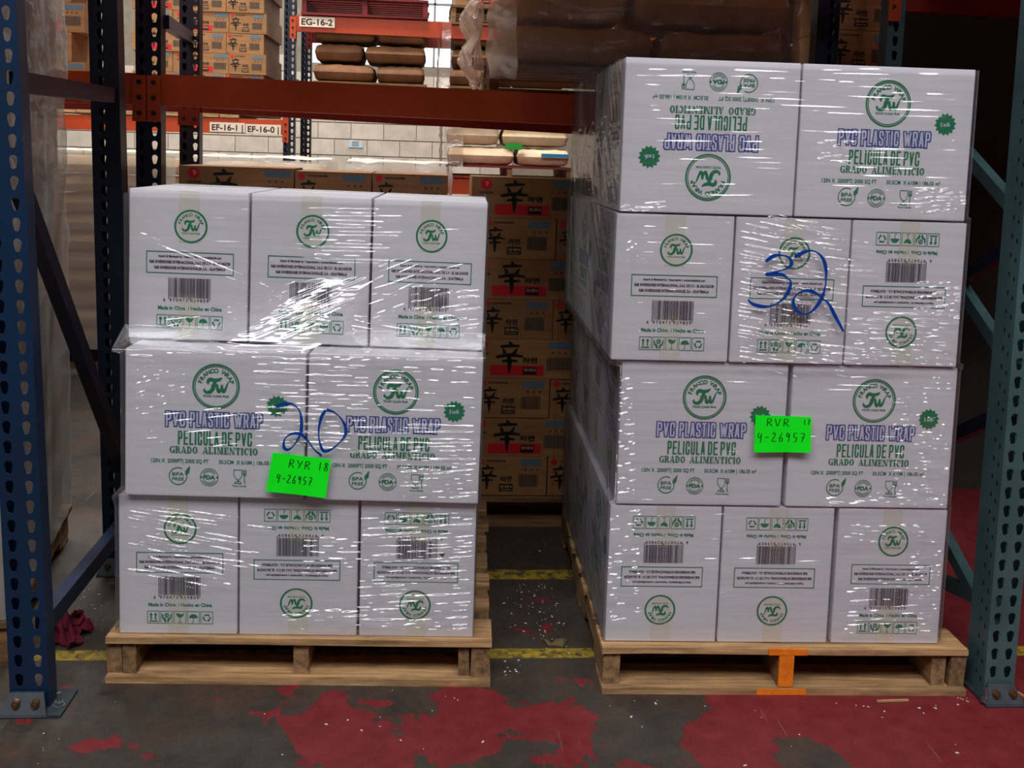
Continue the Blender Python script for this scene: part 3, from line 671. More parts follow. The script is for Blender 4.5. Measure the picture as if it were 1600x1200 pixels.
# ------------------------------------------------------------------ stretch film, a wrinkled sheet around each load
class Film:
    def __init__(s, Ld, rows, z0, z1, slope): s.L, s.rows, s.z0, s.z1, s.slope = Ld, rows, z0, z1, slope; s.r = []; s.ti = TILT if Ld is LL else [0]*4
    def base(s, u, z):
        y = np.full(np.broadcast(u, z).shape, 9.0)
        for kind, a, h, off, sp, inv in s.rows:
            dist = np.maximum(np.maximum(a-z, z-(a+h)), 0)
            y = np.minimum(y, off+s.slope(u, z)*dist)
        return y-.0075
    def line(s, p, q, a=.0025, w=.0022, off=0):
        """one pleat from pixel p to pixel q of the photograph"""
        s.r.append((*s.L.pix(*p, off), *s.L.pix(*q, off), a*AMP, w*1.4))
    def band(s, x0, x1, y0, y1, n, slope, lmin, lmax, a=.0025, w=.0022, rnd=random, off=0, jit=.02):
        for _ in range(int(n*2.3)):
            x = rnd.uniform(x0, x1); y = rnd.uniform(y0, y1); l = rnd.uniform(lmin, lmax)
            sl = slope+rnd.uniform(-jit, jit); xa, xb = max(x-l/2, x0-8), min(x+l/2, x1+8)
            s.line((xa, y+(xa-x)*sl), (xb, y+(xb-x)*sl), a*rnd.uniform(.75, 1.3), w*rnd.uniform(.85, 1.3), off)
    def disp(s, U, Z, us, zs):
        D = np.zeros(U.shape)
        for x0, z0, x1, z1, a, w in s.r:
            i0, i1 = np.searchsorted(us, (min(x0, x1)-3*w, max(x0, x1)+3*w)); k0, k1 = np.searchsorted(zs, (min(z0, z1)-3.2*w, max(z0, z1)+3.2*w))
            if i1 <= i0 or k1 <= k0: continue
            u, z = U[k0:k1, i0:i1], Z[k0:k1, i0:i1]; dx, dz = x1-x0, z1-z0; l = hypot(dx, dz)+1e-6
            t = ((u-x0)*dx+(z-z0)*dz)/l; n = (-(u-x0)*dz+(z-z0)*dx)/l; k = np.clip(t/l, 0, 1)
            e = np.clip(np.minimum(t, l-t)/min(.03, l*.3), 0, 1)
            D[k0:k1, i0:i1] = np.maximum(D[k0:k1, i0:i1], a*np.exp(-(n/w)**2)*e*(.75+.25*np.sin(k*11+x0*90)))
        return D
    def build(s, name, label, side, du=.004, dz=.002, xa=None, xb=None, back=1.2, topside=None):
        xa = xa if xa is not None else min(r[4][0][0] for r in s.rows)-.012; xb = xb if xb is not None else max(r[4][-1][1] for r in s.rows)+.012
        us = np.arange(xa, xb+du/2, du); zs = np.arange(s.z0, s.z1, dz); U, Z = np.meshgrid(us, zs)
        edge = np.minimum(np.minimum(U-xa, xb-U)/.03, 1)
        Y = s.base(U, Z)-s.disp(U, Z, us, zs)*edge
        s.us, s.zs, s.Y = us, zs, Y
        # the sheet narrows to the width of each layer
        zl, zr = np.full(len(zs), 9.0), np.full(len(zs), -9.0)
        for (kind, a, h, off, sp, inv), ti in zip(s.rows, s.ti):
            near = (zs > a-.014) & (zs < a+h+.014)
            zl[near] = np.minimum(zl[near], sp[0][0]-.004); zr[near] = np.maximum(zr[near], sp[-1][1]+.001+ti*h)
        zl[zl > 8] = s.rows[0][4][0][0]-.004; zr[zr < -8] = s.rows[0][4][-1][1]+.001
        T0 = np.clip((xa+.03-U)/.03, 0, 1); T1 = np.clip((U-xb+.03)/.03, 0, 1)
        U = U+(zl[:, None]-xa)*T0+(zr[:, None]-xb)*T1
        U = np.clip(U, zl[:, None], zr[:, None])
        V = [np.stack([U, Y, Z], -1).reshape(-1, 3)]; nz_, nu = U.shape
        idx = np.arange(nz_*nu).reshape(nz_, nu); Fq = [np.stack([idx[:-1, :-1], idx[:-1, 1:], idx[1:, 1:], idx[1:, :-1]], -1).reshape(-1, 4)]
        MI = [np.zeros(len(Fq[0]), int)]
        tot = nz_*nu
        # the other three sides, coarser, wrinkled on a slant
        dzs = .005; zs2 = np.arange(s.z0, s.z1, dzs)
        def strip(p, q, step, nrm, seed, amp):
            nonlocal tot
            p, q = np.array(p), np.array(q); l = np.linalg.norm(q-p); n = max(int(l/step), 2); ts = np.linspace(0, 1, n+1)
            T, Z2 = np.meshgrid(ts, zs2); ed = np.minimum(np.minimum(T, 1-T)*l/.06, 1)
            g = np.zeros(T.shape); rn = np.random.RandomState(seed)
            for _ in range(34):
                a = rn.uniform(.9, 2.0)*rn.choice((-1, 1), p=(.15, .85)); f = rn.uniform(25, 110); ph = rn.uniform(0, 6.28)
                c0, zc = rn.uniform(0, l), rn.uniform(s.z0, s.z1)
                g += np.sin((Z2*1.0-a*T*l*.6)*f+ph)*np.exp(-((T*l-c0)/.22)**2-((Z2-zc)/.16)**2)
            off = (np.maximum(g, -.8)+.8)*amp*ed
            yb = np.interp(Z2[:, 0], zs, Y[:, 0 if nrm[0] < 0 else -1])
            px0 = np.interp(Z2, zs, zl if seed == 1 else zr) if seed < 3 else p[0]; PX_ = px0+nrm[0]*(off+.001); PY_ = p[1]+(q[1]-p[1])*T+nrm[1]*off
            if seed < 3:                                      # a side sheet starts where the front sheet ends
                fr = T if seed == 1 else T
                PY_ = yb[:, None]+(q[1]-yb[:, None])*T+nrm[1]*off
            i2 = np.arange(T.size).reshape(T.shape)+tot; tot += T.size
            V.append(np.stack([PX_, PY_, Z2], -1).reshape(-1, 3))
            Fq.append(np.stack([i2[:-1, :-1], i2[1:, :-1], i2[1:, 1:], i2[:-1, 1:]], -1).reshape(-1, 4) if seed == 1 else np.stack([i2[:-1, :-1], i2[:-1, 1:], i2[1:, 1:], i2[1:, :-1]], -1).reshape(-1, 4))
            MI.append(np.ones(len(Fq[-1]), int))
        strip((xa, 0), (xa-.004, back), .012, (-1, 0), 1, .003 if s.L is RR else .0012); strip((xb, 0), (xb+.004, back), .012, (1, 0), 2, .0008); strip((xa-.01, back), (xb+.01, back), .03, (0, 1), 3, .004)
        V = np.concatenate(V); Fq = np.concatenate(Fq); MI = np.concatenate(MI)
        me = bpy.data.meshes.new(name); me.vertices.add(len(V)); me.vertices.foreach_set('co', V.ravel()); me.loops.add(Fq.size); me.loops.foreach_set('vertex_index', Fq.ravel())
        me.polygons.add(len(Fq)); me.polygons.foreach_set('loop_start', np.arange(0, Fq.size, 4)); me.polygons.foreach_set('loop_total', np.full(len(Fq), 4))
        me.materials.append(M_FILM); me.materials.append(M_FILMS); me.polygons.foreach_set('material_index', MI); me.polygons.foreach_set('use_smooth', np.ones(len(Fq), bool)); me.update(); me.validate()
        o = link(name, me, None, s.L.o, (0, 0, s.L.rz)); tag(o, label, 'stretch film'); s.obj = o; return o
    def y_at(s, u, z):
        i = int(np.clip(round((u-s.us[0])/(s.us[1]-s.us[0])), 0, len(s.us)-1)); k = int(np.clip(round((z-s.zs[0])/(s.zs[1]-s.zs[0])), 0, len(s.zs)-1))
        k0, k1, i0, i1 = max(k-3, 0), k+4, max(i-3, 0), i+4
        return float(s.Y[k0:k1, i0:i1].min())
    def marker(s, strokes, off, width, name='marker_number'):
        """felt-pen strokes lying on the film"""
        m = MB().mat(M_MARK)
        for pts in strokes:
            q = []
            for i in range(len(pts)-1):
                p0, p1, p2, p3 = pts[max(i-1, 0)], pts[i], pts[i+1], pts[min(i+2, len(pts)-1)]
                for j in range(5):
                    t = j/5; q.append([.5*((2*p1[d])+(-p0[d]+p2[d])*t+(2*p0[d]-5*p1[d]+4*p2[d]-p3[d])*t*t+(-p0[d]+3*p1[d]-3*p2[d]+p3[d])*t**3) for d in (0, 1)])
            q.append(pts[-1]); q = [s.L.pix(a, b_, off) for a, b_ in q]; vs = []
            for i, (u, z) in enumerate(q):
                a, b_ = q[max(i-1, 0)], q[min(i+1, len(q)-1)]; dx, dz = b_[0]-a[0], b_[1]-a[1]; l = hypot(dx, dz) or 1
                ww = width*(.8+.35*sin(i*.37))/2; y = min(s.y_at(u, z), s.y_at(u+ww, z), s.y_at(u-ww, z))-.0012
                vs += [(u-dz/l*ww, y, z+dx/l*ww), (u+dz/l*ww, y, z-dx/l*ww)]
            m.add(vs, [(2*i, 2*i+1, 2*i+3, 2*i+2) for i in range(len(q)-1)])
        return m.build(name, s.obj)

rn = random.Random(21)
AMP = 2.7
def slopeL(u, z):
    c = np.exp(-(np.abs(u-.01-1.1*(z-1.03))/.16)**6)
    return np.where(z > .9, .54+1.7*(1-c), .6)
fL = Film(LL, rowsL, .135, 1.325, slopeL); B = lambda *a, **k: fL.band(*a, rnd=rn, **k)
# pleats of the left load: the crossed pulls around the bright knot on the upper row
C_ = (470, 482)
for k in range(9): fL.line((205+k*17, 364+k*9+rn.uniform(-5, 5)), (425+k*6, 452+k*4), .0017, .0021, .07)
for k in range(22): x = rn.uniform(205, 330); fL.line((x, 535-(x-205)*.1+rn.uniform(-26, 8)), (rn.uniform(400, 470), rn.uniform(462, 505)), .0014, .0026, .05)
for k in range(16): y = 395+k*4.6; fL.line((rn.uniform(520, 590), y+50), (rn.uniform(650, 745), y-8+rn.uniform(-5, 5)), .0016, .0022, .08)
for k in range(15): fL.line((rn.uniform(470, 520), 485+k*3), (rn.uniform(600, 752), 520+k*2.4), .0015, .0024, .05)
for k in range(15): y = 326+k*6; fL.line((rn.uniform(470, 520), y), (rn.uniform(575, 640), y+rn.uniform(0, 5)), .0022, .0019, .095)
B(405, 535, 452, 512, 22, -.42, 60, 120, a=.0013, w=.003, off=.05); B(640, 750, 445, 520, 16, -.12, 20, 70, a=.0022, off=.09)
B(200, 470, 535, 556, 10, .04, 60, 160, a=.0025, off=.0); B(480, 752, 546, 562, 12, .03, 40, 160, a=.003, off=.0)
# middle layer
B(400, 580, 556, 700, 55, .025, 30, 130, a=.0021, w=.0018); B(205, 300, 570, 650, 12, -.25, 20, 50, a=.002); B(540, 745, 660, 720, 26, .0, 40, 170, a=.0024, w=.002)
B(620, 748, 720, 775, 26, -.06, 30, 110, a=.0024, w=.002); B(215, 470, 640, 690, 10, -.10, 60, 200, a=.0014, w=.002); B(580, 750, 570, 650, 14, .03, 30, 120, a=.0016)
# bottom layer
for k in range(40): y = 792+k*2.7; x = 188+rn.uniform(0, 70); fL.line((x, y), (x+rn.uniform(90, 190), y+rn.uniform(14, 34)), .0024, .0021, .0)
B(560, 742, 792, 990, 60, -.05, 30, 150, a=.0022, w=.0019); B(440, 640, 955, 985, 16, -.02, 60, 190, a=.0026, w=.0024); B(470, 570, 840, 900, 16, .01, 30, 120, a=.0021)
B(190, 745, 795, 990, 34, .01, 60, 260, a=.0009, w=.003); B(195, 750, 560, 770, 34, .0, 80, 260, a=.0009, w=.003); B(205, 755, 320, 530, 26, .02, 80, 260, a=.0008, w=.003, off=.095)
fL.build('stretch_wrap', 'clear wrinkled stretch film around the shorter left carton load', 'left')

fR = Film(RR, rowsR, .14, 1.715, lambda u, z: .9+0*u); B = lambda *a, **k: fR.band(*a, rnd=rn, **k)
for k in range(92): y = 335+k*2.55; x = rn.uniform(1150, 1215); fR.line((x, y), (x+rn.uniform(60, 190), y+rn.uniform(12, 38)), .0022, .0019)
for k in range(16): x = rn.uniform(972, 985); y = 372+k*2.4; fR.line((x, y+12), (x+rn.uniform(8, 22), y), .0024, .002)
B(1150, 1330, 360, 560, 40, .17, 60, 160, a=.0018, w=.0018); B(1330, 1490, 488, 570, 34, .05, 30, 120, a=.0025, w=.002); B(1430, 1500, 440, 500, 16, -.05, 15, 50, a=.0025)
B(1200, 1460, 548, 572, 22, .09, 50, 150, a=.003, w=.0024); B(985, 1150, 340, 560, 20, .03, 60, 150, a=.0009, w=.003)
B(1430, 1508, 296, 334, 18, -.06, 12, 50, a=.0026, w=.002); B(970, 1040, 316, 332, 8, -.1, 20, 60, a=.0026); B(990, 1500, 110, 320, 36, .02, 80, 300, a=.0009, w=.003); B(1280, 1330, 220, 265, 6, .0, 20, 40, a=.002)
B(1395, 1490, 590, 790, 46, .03, 14, 60, a=.0023, w=.0019); B(966, 990, 590, 780, 36, -.2, 6, 18, a=.0024); B(980, 1490, 575, 785, 44, .02, 80, 300, a=.0011, w=.003); B(1290, 1480, 770, 790, 10, .0, 20, 80, a=.0026)
B(1315, 1470, 822, 850, 24, .05, 40, 130, a=.0026, w=.0021); B(1320, 1470, 905, 990, 26, -.04, 40, 130, a=.0022, w=.0019); B(1420, 1475, 860, 940, 16, -.12, 15, 40, a=.0025)
B(948, 1000, 800, 970, 30, -.1, 10, 36, a=.0024); B(950, 1470, 800, 990, 60, -.02, 80, 260, a=.0012, w=.003)
fR.build('stretch_wrap', 'clear wrinkled stretch film around the taller right carton load', 'right', dz=.002)

px2 = lambda L_, ox, oy, s_: [(ox+x/s_, oy+y/s_) for x, y in L_]
fL.marker([[(433, 632.5), (448, 628), (461, 629), (471, 640), (473.5, 659), (471, 676), (461, 692.5), (452, 699), (446, 694.5), (447, 683), (456, 675), (471, 674), (482, 684), (493, 698), (504, 709.5)]], 0, .0078)
fL.marker([[(511, 637), (504, 649), (500, 668), (501, 685), (507, 700), (518, 699), (531, 689), (541, 676), (541, 662.5), (533, 649), (522, 640), (512, 637)]], 0, .0078)
fR.marker([[(1194, 408), (1205, 400), (1217, 398), (1229, 401), (1234, 409), (1231, 416), (1218, 422), (1194, 428), (1218, 428), (1228, 434), (1233, 440), (1230, 453), (1221, 466), (1205, 476), (1190, 478), (1174, 474), (1167, 467)]], 0, .0088)
fR.marker([[(1239, 401), (1250, 395), (1264, 391), (1277, 396), (1285, 408), (1288, 425), (1287, 445), (1283, 460), (1275, 475), (1262, 488), (1249, 489), (1239, 479), (1237, 467), (1245, 457), (1258, 453), (1270, 456), (1281, 464), (1292, 474), (1303, 494), (1315, 517)]], 0, .0088)

# fluorescent paper labels stuck on the film, curling a little
HW = {'R': [[(.1, 0), (.14, 1)], [(.14, 1), (.6, .95), (.62, .62), (.15, .5)], [(.25, .5), (.8, 0)]], 'Y': [[(.05, 1), (.38, .5)], [(.8, 1), (.3, 0)]], 'V': [[(.05, 1), (.35, 0), (.75, 1)]],
      '1': [[(.4, 1), (.35, 0)]], '8': [[(.7, .9), (.3, 1), (.2, .75), (.7, .3), (.5, 0), (.15, .1), (.25, .4), (.75, .9)]], '7': [[(.1, .95), (.75, .95), (.35, 0)], [(.25, .5), (.75, .5)]],
      '4': [[(.25, 1), (.1, .5), (.7, .5)], [(.65, .9), (.5, -.15)]], '-': [[(.1, .45), (.7, .5)]], '2': [[(.1, .85), (.4, 1), (.6, .75), (.1, .05), (.8, .05)]],
      '6': [[(.6, 1), (.2, .5), (.2, .05), (.6, .05), (.6, .4), (.2, .4)]], '9': [[(.65, .8), (.35, 1), (.15, .75), (.4, .55), (.65, .85), (.5, 0)]], '5': [[(.75, 1), (.25, .95), (.2, .55), (.6, .5), (.6, .1), (.15, 0)]], ' ': []}
def paper_label(film, quad, lines, label):
    Ld = film.L; q = [Ld.pix(*p) for p in quad]                  # tl, tr, br, bl
    nx, nz = 12, 8; yb = min(film.y_at(*p) for p in q+[((q[0][0]+q[2][0])/2, (q[0][1]+q[2][1])/2)])-.003
    def pt(a, b_, lift=0):
        u = (q[3][0]*(1-a)+q[2][0]*a)*(1-b_)+(q[0][0]*(1-a)+q[1][0]*a)*b_; z = (q[3][1]*(1-a)+q[2][1]*a)*(1-b_)+(q[0][1]*(1-a)+q[1][1]*a)*b_
        return (u, yb-.006*abs(a-.5)**2-.004*max(0, .25-b_)*sin(a*9)-.003*a*(1-b_)-lift, z)
    m = MB().mat(M_NEON)
    for lift, fl_ in ((0, 0), (.0006, 1)):
        o = [pt(i/nx, k/nz, lift) for i in range(nx+1) for k in range(nz+1)]
        fs = [(i*(nz+1)+k, (i+1)*(nz+1)+k, (i+1)*(nz+1)+k+1, i*(nz+1)+k+1) for i in range(nx) for k in range(nz)]
        m.add(o, fs if fl_ else [f[::-1] for f in fs])
    t = m.build('paper_label', None, Ld.o); t.rotation_euler = (0, 0, Ld.rz); tag(t, label, 'label', 'neon labels on the wrapped loads')
    for text, a0, b0, w, h in lines:
        p = MB().mat(M_INKGREEN); n = len(text)
        for i, ch in enumerate(text):
            for st in HW[ch]:
                pr = PR().mat(M_INKGREEN); pr.stroke([(a0+(i+x*.85)*w, b0+z*h) for x, z in st], .016, k=4)
                p.add([pt(v[0], v[2]+(v[0]-a0)*0, .0012) for v in pr.v], pr.f)
        p.build('handwritten_line', t)
paper_label(fL, [(429, 703), (519, 714), (511, 773), (418, 763)], [('RYR', .30, .68, .135, .2), ('18', .80, .70, .10, .2), ('4-26957', .14, .28, .088, .2)], 'neon green paper label on the left load, marked RYR 18')
paper_label(fR, [(1180, 648), (1267, 651), (1265, 706), (1177, 706)], [('RVR', .20, .72, .15, .2), ('17', .86, .78, .065, .14), ('4-26957', .05, .30, .125, .24)], 'neon green paper label on the right load, marked RVR 17')

# ------------------------------------------------------------------ pallet racking
HOLE = [(cos(a)*.0105, .005+sin(a)*.0105) for a in [radians(d) for d in range(-20, 201, 22)]]+[(-.006, -.016), (0, -.019), (.006, -.016)]
PITCH_H = .0508
def post_mesh(w, depth, z0, z1, base, top, m, cols, lean_d=0, side_holes=False):
    """perforated channel upright: front web with teardrop slots, two side webs, two rear lips"""
    mb = MB().mat(m); base, top = Vector(base), Vector(top); L = (top-base).length
    n = max(int(round((z1-z0)/PITCH_H)), 1); h = (z1-z0)/n
    outer = [(-w/2, -h/2), (w/2, -h/2), (w/2, h/2), (-w/2, h/2)]; holes = [[(x+c, z) for x, z in HOLE] for c in cols]
    loops = [[Vector((x, z, 0)) for x, z in outer]]+[[Vector((x, z, 0)) for x, z in hh[::-1]] for hh in holes]
    tri = geometry.tessellate_polygon(loops); flat_ = [v for l in loops for v in l]
    def at(x, y, z):
        t = (z-z0)/(z1-z0); c = base+(top-base)*t; return (c.x+x, c.y+y, z)
    for k in range(n):
        zc = z0+h*(k+.5); mb.add([at(v.x, 0, zc+v.y) for v in flat_], tri)
        for hh in holes:                                       # slot edges: 2 mm of steel
            q = len(hh); mb.add([at(x, 0, zc+z) for x, z in hh]+[at(x, .0022, zc+z) for x, z in hh], [(i, (i+1) % q, q+(i+1) % q, q+i) for i in range(q)])
    for sx in (-1, 1):
        x = sx*w/2
        mb.add([at(x, 0, z0), at(x, depth, z0), at(x, depth, z1), at(x, 0, z1)], [(0, 1, 2, 3)])
        mb.add([at(x, depth, z0), at(x-sx*.02, depth, z0), at(x-sx*.02, depth, z1), at(x, depth, z1)], [(0, 1, 2, 3)])
        mb.add([at(sx*.012, .004, z0), at(sx*.012, .004, z1), at(sx*.006, .0015, z1), at(sx*.006, .0015, z0)], [(0, 1, 2, 3)]) if len(cols) == 2 else None
    return mb
def slot_plate(t, x, y, w, s_=1):
    """foot plate with a bent-up front flange, two flange bolts and an anchor"""
    b = MB().mat(M_GREYP); b.box((x-w/2-(.012 if s_ > 0 else .012), y-.045, 0), (x+w/2+(.04 if s_ > 0 else .012), y+.09, .008))
    b.add([(x-w/2-.014, y-.047, .004), (x+w/2+.006, y-.047, .004), (x+w/2-.012, y-.012, .052), (x-w/2+.006, y-.012, .052), (x-w/2-.014, y-.04, .004), (x+w/2+.006, y-.04, .004), (x+w/2-.012, y-.006, .052), (x-w/2+.006, y-.006, .052)],
          [(0, 1, 2, 3), (7, 6, 5, 4), (3, 2, 6, 7), (0, 3, 7, 4), (1, 5, 6, 2)])
    o = b.build('base_plate', t)
    for dx in (-.024, .024):
        q = MB().mat(M_BRASS); q.cyl((x+dx, y-.036, .03), (x+dx, y-.022, .033), .011, 6); q.cyl((x+dx, y-.042, .029), (x+dx, y-.03, .031), .0065, 8); q.build('flange_bolt', o)
    q = MB().mat(M_ZINC); ax = x+s_*(w/2+(.022 if s_ > 0 else .004)); y = y if s_ > 0 else y-.026; q.cyl((ax, y+.0, .008), (ax, y+.0, .045), .006, 8); q.cyl((ax, y, .012), (ax, y, .021), .0115, 6); q.cyl((ax, y, .008), (ax, y, .012), .015, 12); q.build('anchor_bolt', o)
    return o
TOP = 3.1
# left frame: blue front post and navy rear post
def pcol(y, pts):  # post axis through two pixels at depth y, extended from the floor to TOP
    a, b_ = P(*pts[0], y), P(*pts[1], y); k = (b_.x-a.x)/(b_.z-a.z)
    return Vector((a.x+k*(0-a.z), y, 0)), Vector((a.x+k*(TOP-a.z), y, TOP))
fa, fb = pcol(2.66, ((45, 1060), (-6, 40))); ra, rb = pcol(3.56, ((176, 600), (161, 40)))
t = thing('rack_frame', 'blue perforated rack frame left of the shorter carton load', 'rack', (0, 0, 0))
post_mesh(.098, .055, .005, TOP, fa, fb, M_NAVYB, (-.024, .024)).build('post', t); post_mesh(.092, .07, .005, TOP, ra, rb, M_NAVY, (-.012, .028)[:1]).build('post', t)
def fr(y, z, a, b_, c, d_): 
    k = (y-2.66)/.9; p = a+(b_-a)*(z/TOP); q = c+(d_-c)*(z/TOP); v = p+(q-p)*k; return Vector((v.x+.02, y, z))
ypx = lambda px, py, y: P(px, py, y).z
def brace(t, p, q, m, w=.03, h=.042, name='brace'): return MB().mat(m).bar(p, q, w, h).build(name, t)
zz = lambda py, px, y: P(px, py, y).z
brace(t, fr(2.72, zz(128, 42, 2.72), fa, fb, ra, rb), fr(3.6, zz(150, 172, 3.6), fa, fb, ra, rb), M_NAVY, .036, .05)
brace(t, fr(2.72, zz(300, 48, 2.72), fa, fb, ra, rb), fr(3.6, zz(735, 178, 3.6), fa, fb, ra, rb), M_NAVY, .036, .05)
brace(t, fr(3.6, zz(815, 180, 3.6), fa, fb, ra, rb), fr(2.72, zz(975, 75, 2.72), fa, fb, ra, rb), M_NAVYB, .036, .05)
slot_plate(t, fa.x, 2.66, .1); slot_plate(t, ra.x, 3.56, .09)
# right frame: teal posts
ga, gb = pcol(2.67, ((1562, 1060), (1598, 640))); hx = P(1399, 60, 3.74).x; ha, hb_ = Vector((hx, 3.74, 0)), Vector((hx, 3.74, TOP))
t = thing('rack_frame', 'teal perforated rack frame right of the taller carton load', 'rack', (0, 0, 0))
pm = post_mesh(.086, .1, .005, TOP, ga, gb, M_TEAL, (-.02, .02)); 
pm.mat(M_JET)
for k in range(58):
    z = .05+k*PITCH_H; c = ga+(gb-ga)*(z/TOP)
    for yy, zq in ((.02, 0), (.045, .012)): pm.box((c.x-.0436, c.y+yy-.003, z+zq-.006), (c.x-.0428, c.y+yy+.003, z+zq+.006))
pm.build('post', t); post_mesh(.06, .07, .005, TOP, ha, hb_, M_TEAL, (.0,)).build('post', t)
def gr(y, z): k = (y-2.67)/1.07; p = ga+(gb-ga)*(z/TOP); q = ha+(hb_-ha)*(z/TOP); v = p+(q-p)*k; return Vector((v.x+.01, y, z))
def gz(px, py, y): return P(px, py, y).z
for (p, q, m) in (((1612, 350, 2.74), (1425, 110, 3.76), M_TEAL), ((1600, 578, 2.74), (1432, 275, 3.76), M_TEAL), ((1556, 985, 2.74), (1428, 620, 3.76), M_TEAL), ((1604, 372, 2.74), (1418, 520, 3.76), M_NAVY), ((1588, 640, 2.74), (1410, 745, 3.76), M_NAVY), ((1552, 945, 2.74), (1420, 850, 3.76), M_TEAL)):
    brace(t, gr(p[2], gz(*p)), gr(q[2], gz(*q)), m, .03, .04)  # navy members are teal braces with shade put into their colour
slot_plate(t, ga.x, 2.67, .09, -1)
a = P(1390, 5, 3.72); b_ = P(1407, 33, 3.72)
e = MB().mat(M_ORANGE); e.box((a.x, 3.722, b_.z), (b_.x, 3.729, b_.z+.2)); e.mat(M_JET); 
for k in range(3): e.cyl((a.x+.018, 3.716, b_.z+.05+k*.05), (a.x+.018, 3.721, b_.z+.05+k*.05), .006, 8)
e.build('beam_connector', t)

def rack_beam(name, label, x0, x1, y, z0a, z0b, h, m=M_ORANGE, d=.05, plates=(1, 1), ph=.2, group=None, yb=None):
    """box beam with a step along the top and a bolted end plate at each post"""
    t = thing(name, label, 'beam', (0, 0, 0), 0, group); yb = yb if yb is not None else y
    def run(y0, y1, dz0, dz1):
        return [(x0, y+y0, z0a+dz0), (x1, yb+y0, z0b+dz0), (x1, yb+y1, z0b+dz0), (x0, y+y1, z0a+dz0), (x0, y+y0, z0a+dz1), (x1, yb+y0, z0b+dz1), (x1, yb+y1, z0b+dz1), (x0, y+y1, z0a+dz1)]
    b = MB().mat(m); bf = [(0, 3, 2, 1), (4, 5, 6, 7), (0, 1, 5, 4), (1, 2, 6, 5), (2, 3, 7, 6), (3, 0, 4, 7)]
    b.add(run(0, d, 0, h*.82), bf); b.add(run(.0, d*.55, h*.82, h), bf); b.build('beam_body', t)
    for on, x, zz0, yy, s_ in ((plates[0], x0, z0a, y, -1), (plates[1], x1, z0b, yb, 1)):
        if not on: continue
        q = MB().mat(m); q.box((x-.045 if s_ < 0 else x-.003, yy-.012, zz0-.06), (x+.003 if s_ < 0 else x+.045, yy-.006, zz0-.06+ph)); q.mat(M_JET)
        for k in range(3): q.cyl((x+s_*.022, yy-.016, zz0-.03+k*.055), (x+s_*.022, yy-.011, zz0-.03+k*.055), .009, 8)
        q.build('end_plate', t)
    return t
def label_card(t, text, px0, py0, px1, py1, y, th=.62):
    a, b_ = P(px0, py0, y), P(px1, py1, y); w = b_.x-a.x; h = abs(P(px0, py0, y).z-P(px0, py0+(py1-py0), y).z)
    zc = (a.z+b_.z)/2
    m = MB().mat(M_SIGN); m.box((a.x, y-.008, zc-h*.42), (b_.x, y-.0055, zc+h*.42)); m.build('location_label', t)
    p = PR().mat(M_JET); p.text(text, 0, 0, w*.88, h*.84*th, .02); p.build('label_text', t, ((a.x+b_.x)/2, y-.0088, zc))
# second rack row: frame just behind, and its beams
YB = 3.96
ba, bb = pcol(YB, ((229, 280), (229, 20))); bb = Vector((bb.x, YB, TOP)); ba = Vector((bb.x, YB, 0))
t = thing('rack_frame', 'dark navy rack frame behind the left load, holding the long dark red beam', 'rack', (0, 0, 0))
post_mesh(.09, .07, .005, TOP, ba, bb, M_NAVY, (-.026, .022)).build('post', t)
cx_ = P(296, 200, 4.9).x; post_mesh(.088, .07, .005, TOP, Vector((cx_, 4.9, 0)), Vector((cx_, 4.9, TOP)), M_NAVY, (-.022, .026)).build('post', t)
brace(t, Vector((ba.x+.045, 4.02, zz(34, 247, 4.02))), Vector((cx_, 4.92, zz(60, 303, 4.92))), M_NAVY, .03, .05)
brace(t, Vector((ba.x+.0, 4.02, zz(300, 250, 4.02))), Vector((cx_, 4.92, zz(700, 296, 4.92))), M_NAVY, .03, .045)
xr = P(1293, 60, YB).x
t = thing('rack_frame', 'dark rack post between the brown cartons at upper right', 'rack', (0, 0, 0))
post_mesh(.086, .07, .005, TOP, Vector((xr, YB, 0)), Vector((xr, YB, TOP)), M_NAVY, (.012,)).build('post', t)
post_mesh(.086, .07, .005, TOP, Vector((xr, 4.9, 0)), Vector((xr, 4.9, TOP)), M_NAVY, (.012,)).build('post', t)
brace(t, Vector((xr, 4.02, 2.3)), Vector((xr, 4.92, 2.3)), M_NAVY)
z1, z2 = P(252, 165, YB).z, P(800, 191, YB).z; x1_, x2_ = P(252, 165, YB).x, P(800, 191, YB).x; xe = xr-.045; k_ = (z2-z1)/(x2_-x1_)
ZB = lambda x: z1+k_*(x-x1_)
rack_beam('rack_beam', 'long dark red rack beam crossing above the left load', ba.x+.047, xe, YB-.015, ZB(ba.x), ZB(xe), .112, M_ORANGE, ph=.165)
rack_beam('rack_beam', 'short orange rack beam left of the navy posts, above the far sacks', -3.4, ba.x-.047, YB-.015, ZB(ba.x), ZB(ba.x), .112, M_ORANGE, plates=(0, 1), ph=.165)
z1r, z2r = P(265, 181, 4.9).z, P(800, 207, 4.9).z; kr_ = (z2r-z1r)/(P(800, 207, 4.9).x-P(265, 181, 4.9).x)
rack_beam('rack_beam', 'dark red rear rack beam just behind and under the long beam', cx_+.045, xe, 4.9, z1r+.02, z1r+kr_*(xe-cx_), .1, M_BEAMRED)
rack_beam('rack_beam', 'dark red rear rack beam left of the navy posts', -3.4, cx_-.045, 4.9, z1r, z1r+.02, .1, M_BEAMRED, plates=(0, 1))
